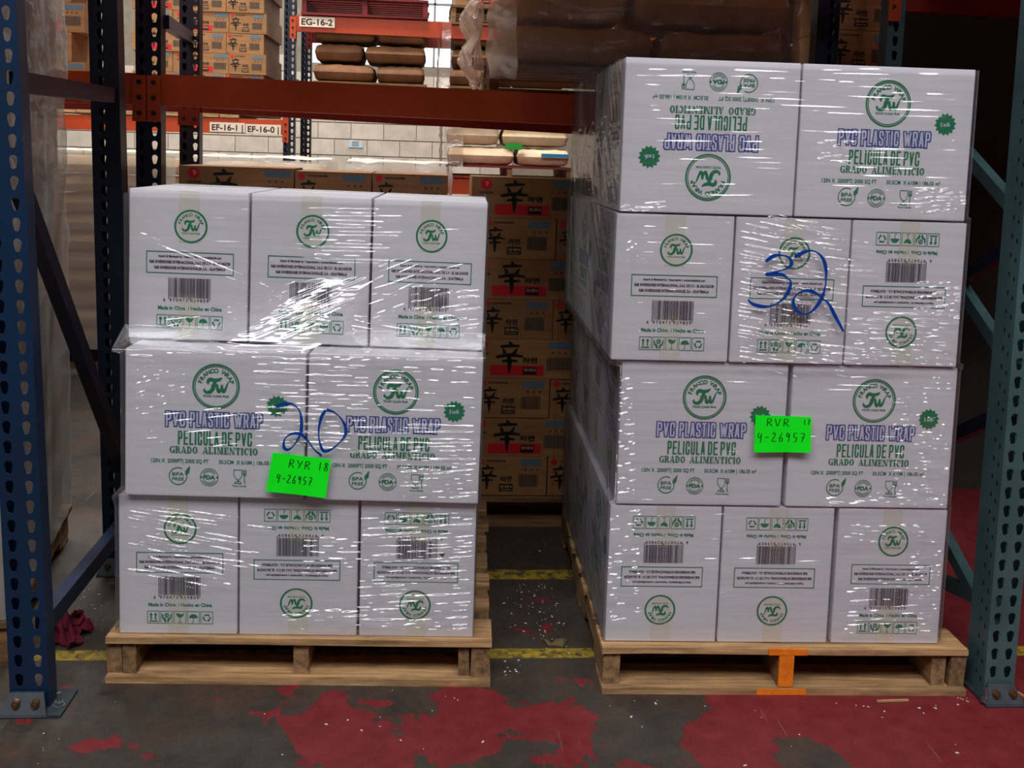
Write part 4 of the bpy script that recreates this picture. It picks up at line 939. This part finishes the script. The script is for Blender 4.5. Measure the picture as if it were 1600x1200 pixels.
# third rack row far behind
YC = 8.5
xc = P(452, 150, YC).x; xc2 = P(478, 150, 9.4).x
t = thing('rack_frame', 'slender dark rack frame in front of the concrete block wall', 'rack', (0, 0, 0))
post_mesh(.09, .07, .005, 4.2, Vector((xc, YC, 0)), Vector((xc, YC, 4.2)), M_NAVY, (-.024, .024)).build('post', t)
post_mesh(.09, .07, .005, 4.2, Vector((xc2, 9.4, 0)), Vector((xc2, 9.4, 4.2)), M_NAVY, (-.024, .024)).build('post', t)
for z in (1.1, 2.0, 2.9): brace(t, Vector((xc, 8.56, z)), Vector((xc2, 9.4, z)), M_NAVY)
ze0, ze1 = P(330, 204, YC).z, P(435, 210, YC).z
EF = rack_beam('rack_beam', 'orange rack beam with two white location cards, EF-16-1 and EF-16-0', -5.6, xc-.046, YC-.01, ze0-.05, ze1, .115, M_ORANGE, plates=(0, 1), ph=.22)
label_card(EF, 'EF-16-1 |', 328, 190, 383, 208, YC-.012); label_card(EF, 'EF-16-0 |', 384, 193, 439, 211, YC-.012)
zg0, zg1 = P(470, 49, YC).z, P(760, 62, YC).z
EG = rack_beam('rack_beam', 'high orange rack beam with the location card EG-16-2', xc+.046, 3.0, YC-.01, zg0, zg1-.02, .125, M_ORANGE, plates=(1, 0), ph=.17)
label_card(EG, 'EG-16-2', 468, 25, 523, 44, YC-.012)
rack_beam('rack_beam', 'dark red rear beam under the card EG-16-2 beam', xc2+.046, 3.0, 9.4, P(480, 66, 9.4).z, P(760, 76, 9.4).z-.02, .11, M_BEAMRED, plates=(1, 0))
zm = P(560, 171, YC).z
rack_beam('rack_beam', 'orange rack beam hidden behind the long beam, carrying brown sacks', xc+.046, 3.0, YC-.01, zm, zm, .11, M_ORANGE, plates=(1, 0))
rack_beam('rack_beam', 'dark red rear beam of the brown sack level', xc2+.046, 3.0, 9.4, zm, zm, .11, M_BEAMRED, plates=(1, 0))
zl = P(710, 303, YC).z
rack_beam('rack_beam', 'low orange rack beam showing between the two brown carton stacks', xc+.046, 3.0, YC-.01, zl, zl, .13, M_ORANGE, plates=(1, 0))
rack_beam('rack_beam', 'low dark red rear beam behind the pale sacks', xc2+.046, 3.0, 9.4, zl+.02, zl+.02, .11, M_BEAMRED, plates=(1, 0))
for z, nm in ((ze1+.118, 0),):
    t = thing('shelf_board', 'pale wooden boards laid across the labelled orange beam', 'board', (0, 0, 0))
    for k in range(9):
        x0 = -2.9+k*.155; m = MB().mat(M_WOOD); m.box((x0, YC-.02, z), (x0+.145, 9.45, z+.022)); m.build('plank', t)

# ------------------------------------------------------------------ brown noodle cartons
def kanji(p, x, z, w, h):
    S = lambda L_, ws: p.stroke([(x+a*w, z+b*h) for a, b in L_], [q*w for q in ws], k=3)
    S([(-.04, .5), (.04, .4)], [.05, .16]); S([(-.36, .33), (0, .36), (.36, .36)], [.09, .12, .07]); S([(-.26, .27), (-.18, .12)], [.05, .15]); S([(.27, .28), (.15, .1)], [.05, .15])
    S([(-.5, .0), (0, .07), (.5, .03)], [.1, .14, .06]); S([(-.28, -.13), (0, -.11), (.3, -.12)], [.08, .11, .06]); S([(-.03, .05), (.0, -.2), (-.01, -.5)], [.15, .17, .05])
def noodle_print(wide):
    out = []
    def mk(nm, fn):
        p = PR(); fn(p); out.append((nm, p.mesh(nm)))
    W, H = (.425, .162) if wide else (.285, .162)
    X = lambda v: v-W/2
    if wide:
        mk('red_band', lambda p: p.mat(M_RED).rect(X(.09), .012, X(.30), .052))
        def lg(p):
            p.mat(M_RED).disc(X(.055), .128, .022, 18); p.mat(M_LOGO).stroke([(X(.05), .139), (X(.06), .132), (X(.056), .121)], [.003, .012, .003]); p.v = [(a, b_-.0004*(i >= 18), c) for i, (a, b_, c) in enumerate(p.v)]
            p.mat(M_JET).text('NONGSHIM', X(.055), .096, .05, .008, .03)
        mk('round_logo', lg); kx, kz, kw, kh = X(.165), .084, .105, .125; tx, sx = X(.245), X(.245); bx = (.315, .415)
        mk('character_print', lambda p: (p.mat(M_JET), kanji(p, kx, kz, kw, kh), setattr(p, 'v', [(a, -.0006, c) for a, b_, c in p.v])))
    else:
        def lg(p):
            p.mat(M_RED).disc(X(.024), .136, .013, 16); p.mat(M_JET).text('NONGSHIM', X(.083), .139, .075, .008, .02)
        mk('round_logo', lg); kx, kz, kw, kh = X(.05), .073, .078, .1; tx, sx = X(.125), X(.125); bx = (.18, .262)
        mk('character_print', lambda p: (p.mat(M_JET), kanji(p, kx, kz, kw, kh)))
    def wrd(p):
        p.mat(M_JET).text('라면', tx, .073 if wide else .066, .056 if wide else .044, .017, .03)
        p.mat(M_JET).rect(sx-.027, .016, sx+.027, .046); p.mat(M_KPALE).text('SHIN', sx, .035, .046, .012, .03, lift=.0004); p.rect(sx-.02, .0205, sx+.02, .0235) if not wide else None
        if wide: p.v = [(a, b_-.0008, c) for a, b_, c in p.v]
    mk('word_print', wrd)
    mk('blue_panel', lambda p: p.mat(M_STEEL).rect(X(bx[0]), .120, X(bx[1]), .146))
    def bc(p):
        p.mat(M_BARC); x = bx[0]-.005; rr = random.Random(3)
        while x < bx[1]-.012: w = rr.choice((.002, .003, .005)); p.rect(X(x), .035, X(x+w), .085); x += w+rr.choice((.0012, .002))
        for k in range(3): p.disc(X(bx[0]+.02+k*.024), .104, .005, 5)
    mk('barcode_print', bc)
    return out
M_LOGO = flat('pale_red_ink', srgb(236, 120, 110), .5); M_KPALE = flat('kraft_gap', srgb(182, 138, 94), .6); M_BARC = flat('brown_black_ink', srgb(74, 62, 54), .6)
NP = {1: noodle_print(True), 0: noodle_print(False)}
def noodle_mesh(w, d, h):
    b = MB().mat(M_KRAFT); e = .004
    b.box((-w/2, -d/2, 0), (w/2, d/2, h-.004)); b.box((-w/2+.001, -d/2+.001, h-.004), (w/2-.001, -.002, h-.0005)); b.box((-w/2+.001, .002, h-.004), (w/2-.001, d/2-.001, h))
    return b.mesh('carton_body')
NM = {1: noodle_mesh(.425, .285, .156), 0: noodle_mesh(.285, .425, .156), 2: noodle_mesh(.425, .285, .156)}
def noodle(x, y, z, wide, label, group, printed=True, rz=0):
    d = .285 if wide else .425
    t = thing('brown_carton', label, 'carton', (x, y+d/2, z), rz, group); link('carton_body', NM[wide], t)
    if printed:
        for nm, me in NP[wide]: link(nm, me, t, (0, -d/2-.0012, 0))
    return t
ORD = ['lowest', 'second lowest', 'third', 'fourth', 'fifth', 'sixth', 'second from top', 'topmost']
rn = random.Random(4)
# stack seen through the gap between the two loads
YS = 4.05; xq = P(737, 300, YS).x; zq = .118; hq = (P(800, 277, YS).z-zq)/8; hp = (P(480, 267, YS).z-zq)/8
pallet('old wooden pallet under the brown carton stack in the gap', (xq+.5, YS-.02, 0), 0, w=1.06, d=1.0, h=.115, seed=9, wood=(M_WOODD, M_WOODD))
for r in range(8):
    w = r % 2
    x = xq+(0 if w else .043); cells = [1, 0, 0] if w else [0, 0, 1]
    for c, k in enumerate(cells):
        ww = .425 if k else .285
        lab = f'brown noodle carton in the gap between the loads, {ORD[r]} of its stack' if c == 0 else (f'brown noodle carton half hidden by the tall load, {ORD[r]} in the gap stack' if c == 1 else 'brown noodle carton hidden behind the tall right load')
        noodle(x+ww/2+rn.uniform(-.002, .002), YS+rn.uniform(0, .006), zq+r*hq, k, lab, 'brown cartons of the stack in the gap' if c < 2 else 'brown cartons hidden behind the tall load'); x += ww+.004
# stack behind the left load
xp = P(279, 262, YS).x
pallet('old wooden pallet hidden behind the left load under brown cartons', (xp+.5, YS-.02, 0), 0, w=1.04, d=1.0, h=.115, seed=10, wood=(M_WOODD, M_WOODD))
for r in range(8):
    x = xp; cells = [1, 0, 0] if r % 2 else [0, 0, 1]
    for c, k in enumerate(cells):
        ww = .425 if k else .285
        top_ = r == 7
        lab = ['brown noodle carton peeking over the left load, leftmost, with red round logo', 'brown noodle carton peeking over the left load, middle one', 'brown noodle carton peeking over the left load, rightmost, beside the gap'][c] if top_ else 'brown noodle carton hidden behind the shorter left load'
        noodle(x+ww/2+(.028 if c else 0)*(k == 0)*0, YS+rn.uniform(0, .006), zq+r*hp+(.008 if top_ and c == 0 else 0), k, lab, 'brown cartons peeking over the left load' if top_ else 'brown cartons hidden behind the left load'); x += ww+.006
# far stack on the boards, upper left
xs_ = P(206, 60, YC).x; zs_ = ze1+.142
for r in range(9):
    x = xs_+(0 if r % 2 else .02)
    for c, k in enumerate([1, 0, 0] if r % 2 else [0, 1, 0]):
        ww = .425 if k else .285
        noodle(x+ww/2, YC+.0+rn.uniform(0, .012), zs_+r*.1575, k, f"brown carton in the far upper left stack, row {['one','two','three','four','five','six','seven','eight','nine'][r]}, {['left','middle','right'][c]}", 'brown cartons of the far upper left stack'); x += ww+.004
    noodle(x-.285/2-.004, YC+.44, zs_+r*.1575, 0, 'brown noodle carton behind the right edge of the far upper left stack', 'rear cartons of the far upper left stack', False)
# second shelf stack further left, seen past the posts
xs2 = P(104, 60, 6.2).x; zt2 = P(120, 118, 6.2).z
t = thing('shelf_board', 'dim boards on the left beam behind the blue frame', 'board', (0, 0, 0))
for k in range(7):
    m = MB().mat(M_WOODD); m.box((xs2-1.0+k*.2, 5.0, ZB(ba.x)+.113), (xs2-1.0+k*.2+.18, 6.9, ZB(ba.x)+.135)); m.build('plank', t)
for r in range(7): noodle(xs2-.05, 6.0, ZB(ba.x)+.137+r*.1575, 0 if r % 2 else 1, f'brown noodle carton seen between the blue and navy posts, {ORD[r]} of its column', 'brown cartons between the blue and navy posts')
# cartons at upper right beside the dark post
zr_ = ZB(xr)+.115
t = thing('shelf_board', 'dim boards carrying the cartons deep behind the dark upper right post', 'board', (0, 0, 0))
for k in range(2): m = MB().mat(M_WOODD); m.box((xr+.15+k*.15, 4.52, zr_-.0), (xr+.29+k*.15, 5.44, zr_+.02)); m.build('plank', t)
for r in range(5):
    noodle(xr+.29, 4.98, zr_+.022+r*.1575, 0, f'brown noodle carton left of the dark upper right post, {ORD[r]} of its column', 'brown cartons left of the dark upper right post')
    noodle(xr+.05+.1425, YS+.03, zr_-.01+r*.1575, 0, f'brown noodle carton right of the dark upper right post, {ORD[r]} of its column', 'brown cartons right of the dark upper right post')
rack_beam('rack_beam', 'dark red rack beam under the cartons right of the dark post', xr+.046, xr+.5, YB-.015, zr_-.125, zr_-.125, .112, M_ORANGE, plates=(1, 0), ph=.165)
rack_beam('rack_beam', 'dark rear beam under the cartons right of the dark post', xr+.046, xr+.5, 4.5, zr_-.125, zr_-.125, .112, M_BEAMRED, plates=(1, 0), ph=.165)

# ------------------------------------------------------------------ paper sacks on pallets, and their film
def sack_mesh(w, d, h, seed, m):
    rr = random.Random(seed); n1, n2 = 22, 14; b = MB().mat(m); vs, fs = [], []
    o = Vector((seed*3.1, seed*1.7, 0))
    def f(u, v): return max(0, (1-abs(u)**9))**.34*max(0, (1-abs(v)**6))**.36
    for side in (1, -1):
        for i in range(n1+1):
            for j in range(n2+1):
                u, v = -1+2*i/n1, -1+2*j/n2; u = math.copysign(abs(u)**.8, u); v = math.copysign(abs(v)**.8, v)
                g = f(u, v); q = noise.noise(Vector((u*2.2, v*2.2, side*.7))+o)*.14+noise.noise(Vector((u*6, v*6, side))+o)*.10+abs(noise.noise(Vector((u*3, v*14, side))+o))*.08-.09
                z = h/2+(h/2)*side*g*(1+q*(1 if side > 0 else .5))
                pin = 1-.05*abs(v)**2*(1-g)
                vs.append((u*w/2*(1-.03*(1-g))+q*.02, v*d/2*pin+q*.02, z))
    k = (n1+1)*(n2+1)
    for i in range(n1):
        for j in range(n2):
            a = i*(n2+1)+j; fs.append((a, a+n2+1, a+n2+2, a+1)); fs.append((k+a, k+a+1, k+a+n2+2, k+a+n2+1))
    b.add(vs, fs); me = b.mesh('sack'); me.polygons.foreach_set('use_smooth', [True]*len(me.polygons)); return me
_sm = {}
def sacks(x0, x1, y, z0, layers, nx, d, h, m, label, group, name='paper_sack', sink=1.06):
    for r in range(layers):
        tot = x1-x0; frac = [1/nx]*nx if nx != 2 else ([.44, .56] if r % 2 else [.56, .44]); x = x0+rn.uniform(-.02, .02)
        for c in range(nx):
            w = frac[c]*tot; key = (round(w, 2), d, h, (r+c) % 3, m.name)
            if key not in _sm: _sm[key] = sack_mesh(w*.985, d, h, (r+c) % 3+len(_sm), m)
            o = link(name, _sm[key], None, (x+w/2, y+d/2+rn.uniform(-.015, .015), z0+r*h*sink))
            tag(o, label(r, c), 'sack', group); x += w
def crumpled_film(name, label, x0, x1, y0, y1, z0, z1, mat, amp, seed, top=True, step=.03, freq=6, right=True, boost=0, crease=0):
    """loose crumpled film hugging a pallet load"""
    b = MB().mat(mat); o = Vector((seed*5.3, seed*2.1, seed))
    cx, cy = (x0+x1)/2, (y0+y1)/2
    def dis(p, n):
        p = Vector(p); q = .75+.6*noise.noise(p*freq+o)+.45*noise.noise(p*freq*2.3+o)+.35*abs(noise.noise(p*freq*4.5+o))
        if crease:
            r1, r2, r3 = (1-2.2*abs(noise.noise(p*freq*k+o*k)) for k in (.8, 2.1, 4.6))
            q = .9+.55*r1+.5*r2+.3*r3+.55*cos(2*pi*(p.z-z0-.09)/crease)
            p = p+Vector((noise.noise(p*freq*1.3-o), 0, noise.noise(p*freq*1.1+o*3)))*amp*.9
        return p+Vector(n)*q*amp*(1+boost*math.exp(-max(p.x-x0, 0)/.1))
    def grid(o_, a, c, n):
        o_, a, c = map(Vector, (o_, a, c)); n1, n2 = max(int(a.length/step), 2), max(int(c.length/step), 2)
        vs = [dis(o_+a*(i/n1)+c*(j/n2), n) for i in range(n1+1) for j in range(n2+1)]
        b.add(vs, [(i*(n2+1)+j, (i+1)*(n2+1)+j, (i+1)*(n2+1)+j+1, i*(n2+1)+j+1) for i in range(n1) for j in range(n2)])
    H = (0, 0, z1-z0)
    nrm = lambda x, y: Vector((x, y, 0))
    grid((x0, y0, z0), (x1-x0, 0, 0), H, (0, -1, 0)); (grid((x1, y0, z0), (0, y1-y0, 0), H, (1, 0, 0)) if right else None); grid((x0, y1, z0), (0, y0-y1, 0), H, (-1, 0, 0))
    if top: grid((x0, y0, z1), (x1-x0, 0, 0), (0, y1-y0, 0), (0, 0, 1))
    t = b.build(name, None, (0, 0, 0), True); tag(t, label, 'stretch film'); return t
LAY = ['bottom', 'second', 'third', 'fourth', 'fifth', 'sixth', 'seventh', 'eighth']
SIDE = ['left', 'right']
# big brown sacks above the tall load
xa, xb = P(772, 100, YB+.02).x, P(1232, 100, YB+.02).x; zt = ZB(xa)+.105
pallet('dark wooden pallet under the brown sacks above the tall load', ((xa+xb)/2-.01, YB+.015, zt), 0, w=xb-xa+.02, d=1.0, h=.11, seed=12, wood=(M_WOODD, M_WOODD))
sacks(xa, xb, YB+.02, zt+.113, 5, 2, .62, .155, M_SACK, lambda r, c: f'brown paper sack above the tall load, {LAY[r]} layer from its dark pallet, {SIDE[c]} sack', 'brown sacks above the tall load')
wrap_ = crumpled_film('stretch_wrap', 'crumpled pinkish film around the brown sack pallet, bunched at its left end', xa-.03, xb+.02, YB+.0, YB+.66, zt+.05, zt+.86, M_FILMP, .014, 3, False, .022, 9, True, .6)
o = crumpled_film('bunched_film', None, xa-.03, xa+.075, YB-.02, YB+.62, zt+.045, zt+.86, M_FILMT, .034, 13, False, .011, 8, False, 0, .164); o.parent = wrap_
del o['category']
# pallets of sacks far behind
zp = zm+.112
for (pxa, pxb, n_, tg) in ((490, 668, 2, 'centre'), (702, 790, 2, 'right')):
    xa, xb = P(pxa, 100, YC).x, P(pxb, 100, YC).x if pxb < 700 else P(pxa, 100, YC).x+.95
    pallet(f'dark pallet on the far rack under the {tg} brown sacks', ((xa+xb)/2, YC-.02, zp), 0, w=xb-xa, d=.95, h=.1, seed=15, wood=(M_WOODD, M_WOODD))
    sacks(xa, xb, YC, zp+.102, 3, 2, .6, .146, M_SACK_SHADED, lambda r, c: f'brown sack under the EG-16-2 beam, far {tg} pallet, {LAY[r]} layer, {SIDE[c]}', f'brown sacks of the far {tg} pallet')
crumpled_film('stretch_wrap', 'crinkled bluish film hanging at the bright window gap', P(690, 90, YC).x-.0, P(700, 90, YC).x+.02, YC-.03, YC+.4, zp+.02, zp+.60, M_FILMB, .03, 8, False, .03, 9, False)
xa, xb = P(700, 230, YC).x, P(700, 230, YC).x+1.0
zl2 = zl+.132
pallet('dark red brown pallet under the pale sacks by the block wall', ((xa+xb)/2+.0, YC-.02, zl2), 0, w=1.0, d=.95, h=.105, seed=16, wood=(M_REDWOOD, M_WOODD))
sacks(xa, xb, YC, zl2+.107, 3, 2, .6, .15, M_SACKP, lambda r, c: f'pale paper sack by the block wall, {LAY[r]} layer, {SIDE[c]} sack', 'pale sacks by the block wall')
for o in list(COL.objects):
    lb = o.get('label', '')
    if lb == 'pale paper sack by the block wall, second layer, left sack':
        a, b_ = P(790, 224, YC-.02), P(816, 234, YC-.02); q = MB().mat(flat('green_sticker', srgb(40, 150, 50), .6)); q.box((a.x-o.location.x, -.335, b_.z-o.location.z), (b_.x-o.location.x, -.312, a.z-o.location.z)); q.build('green_sticker', o)
    if lb == 'pale paper sack by the block wall, second layer, right sack':
        a, b_ = P(846, 240, YC-.02), P(888, 247, YC-.02); q = MB().mat(flat('blue_stripe', srgb(30, 120, 170), .6)); q.box((a.x-o.location.x, -.335, b_.z-o.location.z), (b_.x-o.location.x, -.312, a.z-o.location.z)); q.build('blue_stripe', o)
crumpled_film('stretch_wrap', 'dark glinting film on the left end of the pale sacks', xa-.03, xa+.12, YC-.03, YC+.5, zl2+.08, zl2+.62, M_FILMB, .03, 5, False, .025, 9, False)
for (pxa, pyt, pxb, tg, sd) in ((60, 228, 270, 'left', 1), (310, 238, 500, 'right', 2)):
    y = 7.0; xa, xb = P(pxa, pyt, y).x, P(pxb, pyt+10, y).x; zt = P(pxb-60, pyt+8, y).z-.035
    pallet(f'wooden pallet under the {tg} film-wrapped pale sacks', ((xa+xb)/2, y, 0), 0, w=xb-xa, d=1.0, seed=20+sd, wood=(M_WOODD, M_WOODD))
    n_ = 10; h = (zt-.13)/(1+1.06*(n_-1))
    sacks(xa, xb, y+.01, .128, n_, 2, .62, h, M_SACKP, (lambda tg: lambda r, c: f'pale sack in the {tg} film-wrapped pallet beyond the cartons' if r < n_-2 else f"pale sack near the top of the {tg} film-wrapped pallet, {['lower', 'upper'][r-n_+2]} {SIDE[c]}")(tg), f'pale sacks of the {tg} wrapped pallet')
    crumpled_film('stretch_wrap', f'shiny film with painted white glare over the {tg} pallet of pale sacks', xa-.03, xb+.03, y-.04, y+.8, .12, zt+.015, M_FILMW, .022, 30+sd, True, .045, 5)
xa, xb = P(548, 255, 7.6).x, P(695, 262, 7.6).x; zt = P(600, 255, 7.6).z-.03
pallet('wooden pallet far behind the carton stacks, under film-topped sacks', ((xa+xb)/2, 7.5, 0), 0, w=xb-xa, d=.95, seed=25, wood=(M_WOODD, M_WOODD))
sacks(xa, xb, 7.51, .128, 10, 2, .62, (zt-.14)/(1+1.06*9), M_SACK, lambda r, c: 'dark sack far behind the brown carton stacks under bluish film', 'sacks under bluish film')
crumpled_film('stretch_wrap', 'bluish glinting film topping the far sacks behind the brown cartons', xa-.02, xb+.02, 7.46, 8.25, .12, zt+.02, M_FILMW, .03, 41, True, .045, 5)
# red pallets on the EG beam
za = zg0+.127
pallet('dark red pallet on the EG-16-2 beam', ((P(471, 20, YC).x+P(669, 20, YC).x)/2, YC-.02, za), 0, w=P(669, 20, YC).x-P(471, 20, YC).x, d=.95, h=.15, seed=30, wood=(M_REDWOOD, M_REDWOOD))
pallet('brown pallet at the right end of the EG-16-2 beam', (P(704, 20, YC).x+.5, YC-.02, za-.025), 0, w=1.0, d=.95, h=.15, seed=31, wood=(M_WOODD, M_WOODD))
for c in range(2): noodle(P(712, 20, YC).x+.21+c*.43, YC, za+.128, 1, f'brown carton on the brown pallet above the far sacks, {SIDE[c]} one', 'brown cartons on the high brown pallet')
# film-wrapped pallet load standing askew just left of the blue frame
HZ = radians(9.5); HO = Vector((-1.135, 2.9, 0)); hax, hay = Vector((cos(HZ), sin(HZ), 0)), Vector((-sin(HZ), cos(HZ), 0))
pallet('old pallet under the hazy film-wrapped carton column left of the blue frame', HO-hax*.51, HZ, w=1.02, d=1.0, seed=33, wood=(M_WOODD, M_WOODD))
for r in range(6):
    for c in range(2):
        for q_ in range(2):
            t = thing('large_carton', f"dull brown carton in the hazy column by the blue frame, {LAY[r]} layer, {('front', 'rear')[q_]} {SIDE[c]}", 'carton', HO+hax*(-.755+c*.49)+hay*(.275+q_*.48)+Vector((0, 0, .128+r*.401)), HZ, 'large cartons in the hazy film column')
            carton_mesh(.482, .472, .398, rn).build('carton_body', t); t.children[0].data.materials[0] = M_KRAFT
            m_ = MB().mat(M_TAPE); m_.box((-.242, -.03, .01), (-.2405, .03, .39)) if c == 0 else m_.box((.2415, -.03, .01), (.2425, .03, .39)); m_.build('packing_tape', t)
o = crumpled_film('stretch_wrap', 'hazy grey film around the tall carton column left of the blue frame', -1.03, -.005, .02, .985, .13, 2.56, M_FILMD, .016, 50, True, .04, 6)
o.location = HO; o.rotation_euler = (0, 0, HZ)

# short carton stack on a pallet past the navy post
y = 4.9; xa = P(142, 700, y).x
y = 5.1
pallet('stacked pallet with a carton behind the lower left of the navy post', (xa+.42, y, .0), 0, w=.8, d=.9, seed=36, wood=(M_WOODD, M_WOODD))
for r in range(4): noodle(xa+.30, y+.05, .128+r*.1575, 1, f'dim brown carton low behind the navy post, {ORD[r]} of four', 'dim cartons low behind the navy post')

zq_ = P(1520, 22, 3.78).z
rack_beam('rack_beam', 'shadowed dark red beam at the upper right corner, behind the teal frame', hx+.04, 3.4, 3.78, zq_, zq_, .12, M_BEAMRED, plates=(0, 0))

# ------------------------------------------------------------------ goods overhead, added out of view to keep the bays dim
rack_beam('rack_beam', 'orange rack beam above the loads, over the top of the view', fa.x+.05, ga.x-.02, 2.68, 2.07, 2.07, .12, M_ORANGE)
rack_beam('rack_beam', 'orange rear rack beam above the loads, over the top of the view', ra.x+.05, hx-.03, 3.76, 2.07, 2.07, .12, M_ORANGE, plates=(1, 0))
rack_beam('rack_beam', 'orange rack beam above the right neighbour bay, over the top of the view', ga.x+.06, 3.6, 2.68, 2.07, 2.07, .12, M_ORANGE, plates=(1, 0))
for c in range(3):
    x = (-.35, .87, 2.32)[c]
    pallet(('pallet above the left load, over the top of the view', 'pallet above the right load, over the top of the view', 'pallet above the right neighbour bay, over the top of the view')[c], (x, 2.62, 2.192), 0, w=1.15, d=1.15, seed=60+c)
    for r in range(2):
        t = thing('large_carton', 'large brown carton on the level above, out of view', 'carton', (x, 3.2, 2.32+r*.5), 0, 'cartons on the level above')
        carton_mesh(1.14, 1.1, .495, rn).build('carton_body', t); t.children[0].data.materials[0] = M_KRAFT

# ------------------------------------------------------------------ small things on the floor
def rag():
    b = MB().mat(M_RAG); n = 26; c = PZ(102, 1000); vs = []
    for i in range(n+1):
        for j in range(n+1):
            u, v = i/n-.5, j/n-.5; p = Vector((u*4, v*4, 2))
            q = Vector((u*.10+noise.noise(p)*.04, v*.15+noise.noise(p+Vector((9, 0, 0)))*.04, 0))
            z = .004+max(0, (.042*(1-4*(u*u+v*v)))*(1+1.4*noise.noise(p*1.5)))+abs(noise.noise(p*2.6))*.034
            vs.append(c+q+Vector((0, .03, z)))
    b.add(vs, [(i*(n+1)+j, (i+1)*(n+1)+j, (i+1)*(n+1)+j+1, i*(n+1)+j+1) for i in range(n) for j in range(n)])
    o = b.build('rag', None, (0, 0, 0), True); tag(o, 'crumpled dark red rag on the floor behind the blue post', 'rag')
    return o
rag()
b = MB().mat(M_WOOD); p, q = PZ(1370, 1098), PZ(1419, 1096); b.bar(p+Vector((0, 0, .004)), q+Vector((0, 0, .004)), .006, .005); tag(b.build('wood_splinter'), 'pale wood splinter on the red floor before the right pallet', 'splinter')
b = MB().mat(M_WOOD); p, q = PZ(1590, 1084), PZ(1612, 1098); b.bar(p+Vector((0, 0, .004)), q+Vector((0, 0, .004)), .006, .005); tag(b.build('wood_splinter'), 'pale wood splinter right of the teal post foot', 'splinter')
b = MB().mat(flat('dirty_card', srgb(110, 94, 64), .8)); pts = [PZ(*p) for p in ((849, 1003), (862, 1007), (868, 1001), (880, 1004), (887, 1001), (880, 1012), (864, 1010), (856, 1010))]
n = len(pts); zs_ = [.012, .004, .006, .014, .004, .004, .004, .004]
tri = geometry.tessellate_polygon([[Vector((v.x, v.y, 0)) for v in pts]])
b.add([(v.x, v.y, z) for v, z in zip(pts, zs_)]+[(v.x, v.y, z-.0025) for v, z in zip(pts, zs_)], [tuple(f) for f in tri]+[tuple(i+n for i in f[::-1]) for f in tri]+[(i, (i+1) % n, n+(i+1) % n, n+i) for i in range(n)])
tag(b.build('card_scrap'), 'torn olive brown card scrap on the floor between the pallets', 'scrap')
rd = random.Random(77); b = MB().mat(flat('white_crumbs', srgb(214, 212, 214), .7))
def crumb(x, y, s_):
    a = rd.uniform(0, 6.28); e = rd.uniform(.5, 2.2); c, s2 = cos(a), sin(a); h = s_*rd.uniform(.4, .9)
    vs = [(x+(u*c*e-v*s2)*s_, y+(u*s2*e+v*c)*s_, w*h+.0004) for u, v, w in ((-1, -.8, 0), (1, -.6, 0), (.7, .9, 0), (-.8, .7, 0), (0, 0, 1))]
    b.add(vs, [(0, 1, 4), (1, 2, 4), (2, 3, 4), (3, 0, 4), (3, 2, 1, 0)])
for (px, py, sx, sy, n) in ((840, 935, 45, 30, 60), (850, 985, 50, 25, 34), (800, 1045, 20, 14, 12), (1040, 1090, 60, 16, 12), (95, 1088, 22, 8, 26), (1390, 1100, 70, 18, 12), (1512, 1092, 14, 6, 16), (60, 1140, 60, 40, 9), (130, 960, 30, 50, 22), (620, 1120, 260, 50, 14), (1250, 1130, 250, 50, 14), (720, 1090, 20, 20, 3)):
    for _ in range(n):
        c = PZ(rd.gauss(px, sx*.6), rd.gauss(py, sy*.6))
        if (c.y > 2.68 and c.x > .45 and c.x < 1.56) or (c.y > 2.76 and -.88 < c.x < .225) or min(abs(c.x-fa.x-.02), abs(c.x-ga.x-.02)) < .1 and abs(c.y-2.68) < .08: continue
        crumb(c.x, c.y, rd.choice((.0012, .0016, .002, .003)))
tag(b.build('floor_crumbs'), 'white paper and foam crumbs scattered over the floor', 'debris', kind='stuff')
